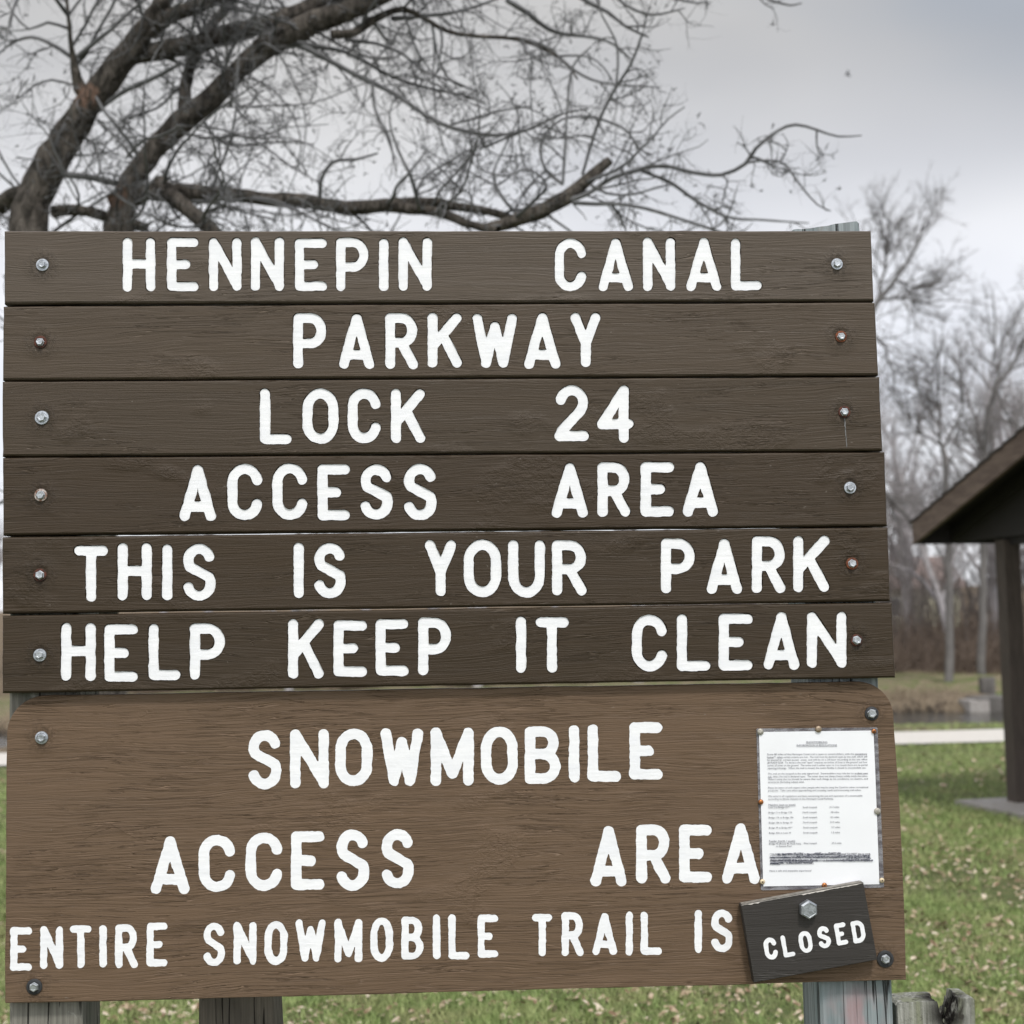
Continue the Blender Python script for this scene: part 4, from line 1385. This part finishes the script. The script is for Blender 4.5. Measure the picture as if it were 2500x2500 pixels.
for (a, b) in ((v0, vm_), (vm_, v1)):
    mb = MB()
    for ux in (u0_ - .03,):
        p = [S3(ux, a, roofz(a) + .02), S3(ux, b, roofz(b) + .02), S3(ux, b, roofz(b) - .17), S3(ux, a, roofz(a) - .17)]
        q = [x + SU * .04 for x in p]
        mb.add(p + q, [(0, 1, 2, 3), (7, 6, 5, 4), (0, 4, 5, 1), (1, 5, 6, 2), (2, 6, 7, 3), (3, 7, 4, 0)])
    mb.build('rake_fascia', M['fascia'], sh)
    mb = MB()
    vv = a if a == v0 else b
    mb.box(S3(u0_ + .012, vv, roofz(vv) - .17), SU * (u1_ - .02), SV * (.04 if vv == v0 else -.04), EZ * .185)
    mb.build('eave_fascia', M['shade_wood'], sh)
for k in range(10):
    u = .3 + k * .63
    for (a, b) in ((v0 + .05, vm_ - .02), (v1 - .05, vm_ + .02)):
        mb = MB(); p = []
        for (uu_, vv) in ((u, a), (u + .04, a), (u + .04, b), (u, b)):
            p.append(S3(uu_, vv, roofz(vv) - .035))
        q = [x - EZ * .13 for x in p]
        mb.add(p + q, [(0, 1, 2, 3), (7, 6, 5, 4), (0, 4, 5, 1), (1, 5, 6, 2), (2, 6, 7, 3), (3, 7, 4, 0)])
        mb.build('rafter', M['shade_wood'], sh)
for v in (.3, 4.7):
    mb = MB(); mb.box(S3(.42, v - .07, 2.18), SU * 5.4, SV * .14, EZ * .25); mb.build('beam', M['shade_wood'], sh)
for u in (.44, 5.7):
    mb = MB(); mb.box(S3(u - .05, .24, 2.14), SU * .1, SV * 4.5, EZ * .04 + EZ * .1); mb.build('tie_beam', M['shade_wood'], sh)
# dark sheet closing the gable, standing in for the shaded inside
for u in (.33, 5.79):
    mb = MB(); p = [S3(u, -.40, 2.2), S3(u, 5.40, 2.2), S3(u, 5.40, roofz(5.40) - .045), S3(u, vm_, roofz(vm_) - .045), S3(u, -.40, roofz(-.40) - .045)]
    q = [x + SU * .03 for x in p]
    mb.add(p + q, [(0, 1, 2, 3, 4), (9, 8, 7, 6, 5)] + [(i, i + 5, (i + 1) % 5 + 5, (i + 1) % 5) for i in range(5)])
    mb.build('gable_shade_sheet', M['shade_wood'], sh)
M['postbrown'] = simple('brown_timber', (.075, .058, .046), .8, 0, .4, 6, .004, 30, sc=(8, 8, 1))
for (u, v) in ((.41, .3), (5.6, .3), (.44, 4.7), (5.6, 4.7), (3, .3)):
    mb = MB(); mb.box(S3(u - .07, v + .07, .045), SU * .14, -SV * .14, EZ * 2.135); mb.build('post', M['postbrown'], sh)

# ------------------------------------------------------------------ house across the canal
hb = at(2050, 1500, 86); hb.z = prof(86)
house = thing('house', hb, 'pale yellow house with a reddish brown roof seen through the trees across the canal', 'house')
M['siding'] = simple('pale_siding', (.62, .60, .45), .7, 0, .15, 3, .01, 1, sc=(1, 1, 20))
M['hroof'] = simple('reddish_roof', (.24, .18, .165), .85, 0, .3, 8, .01, 30)
hx0 = at(1900, 1500, 86).x; hx1 = at(2345, 1500, 86).x; hz = hb.z - .3; ht = 2.75
mb = MB(); mb.box((hx0, 86, hz), (hx1 - hx0, 0, 0), (0, 7, 0), (0, 0, ht)); wl_ = mb.build('wall', M['siding'], house)
mb = MB()
e = .4; zt_ = hz + ht
mb.add([(hx0 - e, 86 - e, zt_ - .05), (hx1 + e, 86 - e, zt_ - .05), (hx1 + e, 89.5, zt_ + 1.9), (hx0 - e, 89.5, zt_ + 1.9), (hx1 + e, 93 + e, zt_ - .05), (hx0 - e, 93 + e, zt_ - .05)], [(0, 1, 2, 3), (3, 2, 4, 5), (0, 3, 5), (1, 4, 2), (0, 5, 4, 1)])
rf = mb.build('roof', M['hroof'], house)
mb = MB(); mb.box((hx1 - 3, 89.2, zt_ + 1.2), (.6, 0, 0), (0, .6, 0), (0, 0, 1.4)); mb.build('chimney', M['hroof'], rf)
M['glass'] = flat('window_glass', (.05, .06, .07), .1)
M['trim'] = flat('white_trim', (.7, .7, .68), .6)
for k in range(3):
    x = hx0 + 1 + k * (hx1 - hx0 - 3) / 3
    mb = MB(); mb.box((x, 85.95, hz + 1.1), (1.1, 0, 0), (0, .12, 0), (0, 0, 1.1)); w = mb.build('window', M['trim'], wl_)
    w.parent = house
    mb = MB(); mb.box((x + .08, 85.93, hz + 1.18), (.94, 0, 0), (0, .05, 0), (0, 0, .94)); mb.build('pane', M['glass'], w)

# ------------------------------------------------------------------ lock wall across the canal
M['conc2'] = simple('stained_concrete', (.15, .14, .13), .9, 0, .5, 3, .02, 9)
lw = thing('lock_wall', (at(2400, 1700, 40.5).x, 40.5, -1.1), 'old grey concrete lock wall at the far water edge beside the shelter post', 'wall')
x0 = at(2352, 1730, 40.3).x
mb = MB(); mb.box((x0, 39.0, -1.7), (9, 0, 0), (0, 1.4, 0), (0, 0, 1.05)); mb.build('wall_block', M['conc2'], lw)
mb = MB(); mb.box((x0 - .25, 38.85, -1.7), (.5, 0, 0), (0, 1.0, 0), (0, 0, 1.0)); mb.build('corner_pier', M['conc'], lw)
x1 = at(2395, 1650, 41).x
mb = MB(); mb.box((x1, 40.9, -.75), (.35, 0, 0), (0, .35, 0), (0, 0, .55)); mb.build('gate_pier', M['conc2'], lw)
sb = simple('pale_driftwood', (.42, .40, .36), .9, 0, .4, 20)

# ------------------------------------------------------------------ far bare trees
def bare_tree_parts(seed, spread, dens):
    """unit tree 1 m = its full height 10; returns trunk mesh, crown mesh"""
    rg = np.random.default_rng(seed)
    tr = Tubes(); cr = Tubes()
    H = 10.0
    P, q = wander((0, 0, -.3), (rg.normal() * .05, rg.normal() * .05, 1), H * .72, .17, 10, .035, .05, rg, .25)
    tr.add(P, q, 8)

    def grow(Q, q, lvl):
        cnt = [10, 6, 5, 5][lvl]
        for _ in range(int(cnt * dens) if lvl else cnt):
            i = int(rg.uniform(.30 if lvl == 0 else .15, 1.0) * (len(Q) - 1)); i = min(i, len(Q) - 2)
            T = Q[i + 1] - Q[i]; T /= np.linalg.norm(T)
            sd = rg.normal(size=3); sd[2] *= .4; sd -= T * (sd @ T); sd /= np.linalg.norm(sd) + 1e-9
            d = T * 1.0 + sd * rg.uniform(.45, 1.0) * spread
            fr = i / (len(Q) - 1)
            ln = [3.6, 1.9, 1.1, .6][lvl] * rg.uniform(.6, 1.15) * (1.15 - .5 * fr)
            rad = min(q[i] * .7, [.075, .028, .011, .005][lvl])
            rad = max(rad, .0035)
            n_ = [7, 5, 4, 3][lvl]
            P2, r2 = wander(Q[i], d, ln, rad, n_, .10, .06, rg, .3)
            cr.add(P2, r2, [6, 4, 3, 3][lvl])
            if lvl < 3: grow(P2, r2, lvl + 1)
    grow(P, q, 0)
    # root flare
    return tr.mesh('trunk'), cr.mesh('crown')


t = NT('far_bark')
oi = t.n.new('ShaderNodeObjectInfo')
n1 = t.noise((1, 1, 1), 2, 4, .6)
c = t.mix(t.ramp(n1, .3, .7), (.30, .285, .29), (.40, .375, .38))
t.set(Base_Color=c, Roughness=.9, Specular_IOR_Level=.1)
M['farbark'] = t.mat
protos = []
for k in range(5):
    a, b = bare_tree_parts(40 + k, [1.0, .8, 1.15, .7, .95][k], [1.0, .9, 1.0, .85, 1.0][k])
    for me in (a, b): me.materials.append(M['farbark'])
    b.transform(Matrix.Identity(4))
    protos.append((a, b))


def toppx(x):
    """pixel row of the wood's skyline"""
    K = [(-600, 900), (1900, 760), (2150, 780), (2300, 730), (2500, 610), (2900, 560), (3400, 700)]
    for (a, b) in zip(K[:-1], K[1:]):
        if x <= b[0]: return a[1] + (b[1] - a[1]) * (x - a[0]) / (b[0] - a[0])
    return 700


rg = np.random.default_rng(21)
spots = []
for k in range(9):
    spots.append((2150 + k * 88 + rg.uniform(-14, 14), rg.uniform(52, 96), rg.uniform(-30, 160), None))
for k in range(13):
    spots.append((-500 + k * 170 + rg.uniform(-40, 40), rg.uniform(50, 92), rg.uniform(0, 220), None))
spots.append((2215, 66, 0, 780)); spots.append((2475, 60, 0, 620))
kinds = ['wide-crowned', 'narrow upright', 'broad spreading', 'slim', 'round-crowned']
order = sorted(range(len(spots)), key=lambda i: spots[i][0])
vis = []
ordn = ['first', 'second', 'third', 'fourth', 'fifth', 'sixth', 'seventh', 'eighth', 'ninth', 'tenth', 'eleventh', 'twelfth', 'thirteenth', 'fourteenth', 'fifteenth']
for oi_, i in enumerate(order):
    px_, D, jit, tp = spots[i]
    top = tp if tp is not None else toppx(px_) + jit
    b = at(px_, 1500, D); gz = prof(D)
    hgt = at(px_, top, D).z - gz
    k = int(rg.integers(0, 5)) if tp is None else [2, 0, 4, 1][i - 22]
    a_me, c_me = protos[k]
    root = empty('bare_tree', (b.x, D, gz - .1))
    sc = hgt / 10.0
    root.scale = (sc * rg.uniform(.85, 1.15), sc * rg.uniform(.85, 1.15), sc)
    root.rotation_euler = (0, 0, rg.uniform(0, 6.28))
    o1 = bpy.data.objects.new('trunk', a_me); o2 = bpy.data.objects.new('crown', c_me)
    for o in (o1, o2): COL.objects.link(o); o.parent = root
    tag(root, None, 'tree', 'leafless trees across the canal')
    if px_ < 2120: lb = 'leafless %s tree across the canal hidden behind the sign' % kinds[k]
    elif px_ > 2520: lb = 'leafless tree across the canal hidden beyond the right edge behind the shelter'
    else:
        vis.append(i)
        lb = '%s leafless tree from the plank ends, in the wood across the canal' % ordn[len(vis) - 1]
    root['label'] = lb

# three nearer trees across the canal with their own limbs
def near_tree(D, stems, label):
    base = at(stems[0][0][0], stems[0][0][1], D); base.z = prof(D) - .1
    root = thing('bare_tree', base, label, 'tree', 'leafless trees across the canal')
    done = []; tc_ = Tubes(); tt = Tubes()
    for si, st in enumerate(stems):
        P = [at(x, y, D) for x, y, w_ in st]
        if si == 0: P[0] = base
        Q, q = smooth_path([tuple(p) for p in P], [w_ * .39 * D / F for _, _, w_ in st], .5)
        Q = Q + rng.normal(size=Q.shape) * .03
        (tt if si == 0 else tc_).add(Q, q, 8)
        done.append((Q, q))
    for si, (Q, q) in enumerate(done):
        for _ in range(15 if si < 2 else 8):
            i = int(rng.uniform(.45 if si == 0 else .2, 1) * (len(Q) - 2)); T = Q[i + 1] - Q[i]; T /= np.linalg.norm(T)
            sd = rng.normal(size=3); sd -= T * (sd @ T); sd /= np.linalg.norm(sd)
            P, rd = wander(Q[i], T + sd * .8, rng.uniform(1.0, 2.6), .022, 7, .10, .05, rng, .35)
            tc_.add(P, rd, 4)
            for _k in range(7):
                j = rng.integers(1, 7)
                P2, r2 = wander(P[j], (P[j] - P[j - 1]) / .3 + rng.normal(size=3) * .6, rng.uniform(.4, 1.2), .011, 5, .12, .04, rng, .4)
                tc_.add(P2, r2, 3)
                for _m in range(4):
                    m_ = rng.integers(1, 5)
                    P3, r3 = wander(P2[m_], (P2[m_] - P2[m_ - 1]) / .2 + rng.normal(size=3) * .6, rng.uniform(.2, .5), .007, 3, .1, .02, rng, .5)
                    tc_.add(P3, r3, 3)
    link('trunk', tt.mesh('trunk'), M['farbark2'], root, smooth=True)
    link('crown', tc_.mesh('crown'), M['farbark2'], root, smooth=True)


M['farbark2'] = simple('grey_bark', (.17, .16, .155), .9, 0, .3, 2)
near_tree(47, [[(2316, 1690, 28), (2318, 1500, 24), (2312, 1300, 22), (2306, 1150, 19), (2302, 1090, 16)],
               [(2302, 1095, 11), (2292, 1040, 9), (2296, 960, 7), (2290, 880, 5), (2280, 800, 3)],
               [(2304, 1095, 10), (2330, 1040, 8), (2352, 985, 6), (2345, 900, 4), (2360, 830, 3)],
               [(2300, 1085, 8), (2255, 1060, 6), (2225, 1035, 5), (2195, 980, 3)],
               [(2308, 1110, 8), (2340, 1150, 7), (2352, 1190, 5), (2375, 1170, 4)]],
          'leafless tree forking low, just above the low tip of the shelter roof')
near_tree(50, [[(2398, 1690, 26), (2400, 1400, 22), (2402, 1130, 18), (2410, 1040, 16), (2428, 960, 15), (2444, 920, 15)],
               [(2444, 925, 12), (2478, 880, 10), (2505, 820, 9), (2540, 740, 6), (2560, 640, 4)],
               [(2442, 922, 8), (2428, 880, 6), (2432, 800, 5), (2424, 700, 3)],
               [(2436, 960, 6), (2455, 1010, 5), (2490, 1050, 4), (2530, 1060, 3)],
               [(2402, 1110, 6), (2375, 1060, 5), (2345, 1010, 4)]],
          'leafless tree leaning right and forking high above the shelter roof slope')
near_tree(46, [[(2120, 1690, 40), (2110, 1300, 34), (2100, 1000, 28), (2105, 850, 22), (2130, 760, 18), (2170, 700, 15), (2215, 640, 11), (2250, 570, 8), (2262, 525, 4)],
               [(2145, 735, 12), (2160, 660, 9), (2165, 590, 7), (2150, 530, 4)],
               [(2150, 730, 10), (2200, 725, 8), (2260, 740, 6), (2310, 755, 3)],
               [(2190, 680, 8), (2230, 700, 6), (2290, 690, 4)],
               [(2120, 800, 12), (2160, 850, 9), (2180, 900, 7), (2175, 960, 4)],
               [(2110, 1150, 18), (2150, 1200, 15), (2190, 1240, 12), (2230, 1290, 10)]],
          'dark leafless tree whose limbs reach out right of the two top planks')

# ------------------------------------------------------------------ brush along the far bank (uncountable)
def brush(n, x0, x1, y0, y1, h, r, seed, lean=.5):
    rg = np.random.default_rng(seed); tb = Tubes()
    for _ in range(n):
        x = rg.uniform(x0, x1); y = rg.uniform(y0, y1)
        P, q = wander((x, y, prof(y) - .05), (rg.normal() * lean, rg.normal() * lean, 1), h * rg.uniform(.4, 1.3), r, 4, .16, -.03, rg, .3)
        tb.add(P, q, 3)
    return tb


M['brush'] = simple('dry_brush', (.20, .15, .115), .9, 0, .5, .8, col2=(.10, .075, .06))
o = link('brush', brush(15000, -14, 30, 52, 62, 1.7, .018, 5).mesh('brush'), M['brush'])
tag(o, 'brown leafless undergrowth at the foot of the far wood', 'undergrowth', kind='stuff')
tbs = Tubes(); rgs = np.random.default_rng(77)
for _ in range(900):
    x = rgs.uniform(6, 34); y = rgs.uniform(56, 80)
    P, q = wander((x, y, prof(y)), (rgs.normal() * .12, rgs.normal() * .12, 1), rgs.uniform(2.0, 5.0), .026, 7, .05, .02, rgs, .3)
    tbs.add(P, q, 4)
    for k in range(7):
        i = rgs.integers(2, 7)
        P2, q2 = wander(P[i], (rgs.normal(), rgs.normal(), 1.1), rgs.uniform(.5, 1.6), .012, 4, .12, .02, rgs, .4)
        tbs.add(P2, q2, 3)
o = link('thicket', tbs.mesh('thicket'), simple('thicket_bark', (.17, .15, .14), .9, 0, .4, 1, col2=(.10, .085, .075)))
tag(o, 'thin grey leafless saplings massed in front of the pale house', 'thicket', kind='stuff')
M['roots'] = simple('dark_roots', (.11, .085, .07), .9, 0, .6, 1.5, col2=(.03, .024, .02))
o = link('bank_roots', brush(7000, -14, 12, 38.7, 39.9, .5, .03, 16, 1.6).mesh('bank_roots'), M['roots'])
tag(o, 'dark tangled roots and brush at the waterline of the far bank', 'roots', kind='stuff')
M['straw'] = simple('dead_straw', (.42, .34, .24), .9, 0, .4, 1.2, col2=(.22, .17, .12))
o = link('dry_bank_grass', brush(10000, -14, 12, 39.3, 41.6, .45, .018, 6, 1.3).mesh('dry_bank_grass'), M['straw'])
tag(o, 'dead straw-coloured grass hanging over the far canal bank', 'grass', kind='stuff')
o = link('dry_bank_grass', brush(16000, -8, 14, 20.35, 21.7, .07, .009, 7, 1.6).mesh('dry_bank_grass'), M['straw'])
tag(o, 'dead straw-coloured grass along the near canal bank beyond the pale path', 'grass', kind='stuff')

# ------------------------------------------------------------------ bird
bc = at(2070, 182, 30)
mb = MB()
ax = Vector((.8, .3, -.45)).normalized()
mb.lathe(bc - ax * .06, ax, [(.002, 0), (.012, .015), (.02, .05), (.018, .09), (.012, .11), (.012, .125), (.003, .14)], 8)
sd = ax.cross(Vector((0, 1, .2))).normalized()
for s in (1, -1):
    w = sd * s
    mb.add([bc + ax * .02, bc - ax * .025, bc + w * .06 - ax * .05 + Vector((0, 0, .02)), bc + w * .05 - ax * .0 + Vector((0, 0, .025)), bc + ax * .02 + Vector((0, 0, -.003)), bc - ax * .025 + Vector((0, 0, -.003))],
           [(0, 1, 2, 3), (4, 3, 2, 5), (0, 3, 4), (1, 5, 2)])
o = mb.build('bird', flat('dark_feathers', (.04, .04, .045), .8), None, bc)
tag(o, 'tiny dark bird flying in the grey sky at the upper right', 'bird')

# ------------------------------------------------------------------ sky and light
w = bpy.data.worlds.new('World'); scene.world = w; w.use_nodes = True
nt = w.node_tree; N = nt.nodes; LK = nt.links
bg = N['Background']
SUN_EL, SUN_AZ = R(56), R(163)      # azimuth clockwise from +y
sky = N.new('ShaderNodeTexSky'); sky.sky_type = 'NISHITA'; sky.sun_disc = False
sky.sun_elevation = SUN_EL; sky.sun_rotation = SUN_AZ
tc = N.new('ShaderNodeTexCoord')
sp = N.new('ShaderNodeSeparateXYZ'); LK.new(tc.outputs['Generated'], sp.inputs[0])


def wr(v, a, b, lo, hi):
    no = N.new('ShaderNodeMapRange'); no.interpolation_type = 'SMOOTHSTEP'; LK.new(v, no.inputs[0])
    for i_, x in enumerate((a, b, lo, hi)): no.inputs[i_ + 1].default_value = x
    return no.outputs[0]


def wm(op, a, b):
    no = N.new('ShaderNodeMath'); no.operation = op
    for i_, x in enumerate((a, b)):
        if isinstance(x, bpy.types.NodeSocket): LK.new(x, no.inputs[i_])
        else: no.inputs[i_].default_value = x
    return no.outputs[0]


def wmix(f, a, b, mode='MIX'):
    no = N.new('ShaderNodeMix'); no.data_type = 'RGBA'; no.blend_type = mode
    for i_, x in ((0, f), (6, a), (7, b)):
        if isinstance(x, bpy.types.NodeSocket): LK.new(x, no.inputs[i_])
        elif i_ == 0: no.inputs[0].default_value = x
        else: no.inputs[i_].default_value = (*x, 1)
    return no.outputs[2]


mp = N.new('ShaderNodeMapping'); mp.inputs['Scale'].default_value = (1.6, 1.6, 4.2); LK.new(tc.outputs['Generated'], mp.inputs[0])
cn = N.new('ShaderNodeTexNoise'); cn.inputs['Scale'].default_value = 2.1; cn.inputs['Detail'].default_value = 3; cn.inputs['Roughness'].default_value = .45
LK.new(mp.outputs[0], cn.inputs['Vector'])
el = sp.outputs['Z']
# cloud deck: pale grey, whiter toward the horizon, bluer toward the right of the view
cloud = wmix(wr(el, .16, .40, 0, 1), (.98, 1.0, 1.06), (.60, .595, .59))
az = wm('ADD', wm('MULTIPLY', sp.outputs['X'], 1.0), wm('MULTIPLY', el, .55))
bl = wm('ADD', az, wm('MULTIPLY', wm('SUBTRACT', cn.outputs['Fac'], .5), .55))
cloud = wmix(wm('MULTIPLY', wr(bl, .33, .55, 0, 1), wr(el, .23, .38, .0, .9)), cloud, (.40, .435, .49))
cloud = wmix(1.0, cloud, wmix(wr(cn.outputs['Fac'], .3, .7, 0, 1), (.88, .883, .90), (1.11, 1.10, 1.085)), 'MULTIPLY')
# unseen cloud on the sun side and overhead, brightened to light the sign
beh = wm('MULTIPLY', wr(sp.outputs['Y'], -.7, .35, 1.75, 1.0), wr(el, .45, .8, 1.0, 1.7))
vs_ = N.new('ShaderNodeVectorMath'); vs_.operation = 'SCALE'; LK.new(cloud, vs_.inputs[0]); LK.new(beh, vs_.inputs['Scale'])
ssc = N.new('ShaderNodeVectorMath'); ssc.operation = 'SCALE'; LK.new(sky.outputs[0], ssc.inputs[0]); ssc.inputs['Scale'].default_value = .10
full = wmix(.92, ssc.outputs[0], vs_.outputs[0])
LK.new(full, bg.inputs['Color']); bg.inputs['Strength'].default_value = 1.0

sl = bpy.data.lights.new('sun', 'SUN'); sl.energy = 2.4; sl.angle = R(8); sl.color = (1, .96, .9)
so_ = bpy.data.objects.new('sun', sl); COL.objects.link(so_)
dirv = Vector((math.sin(SUN_AZ) * math.cos(SUN_EL), math.cos(SUN_AZ) * math.cos(SUN_EL), math.sin(SUN_EL)))
so_.rotation_euler = dirv.to_track_quat('Z', 'Y').to_euler()
so_.location = (0, -5, 20)

scene.render.engine = 'CYCLES'
scene.view_settings.view_transform = 'Standard'
scene.view_settings.look = 'None'
scene.view_settings.exposure = 0
scene.view_settings.gamma = 1
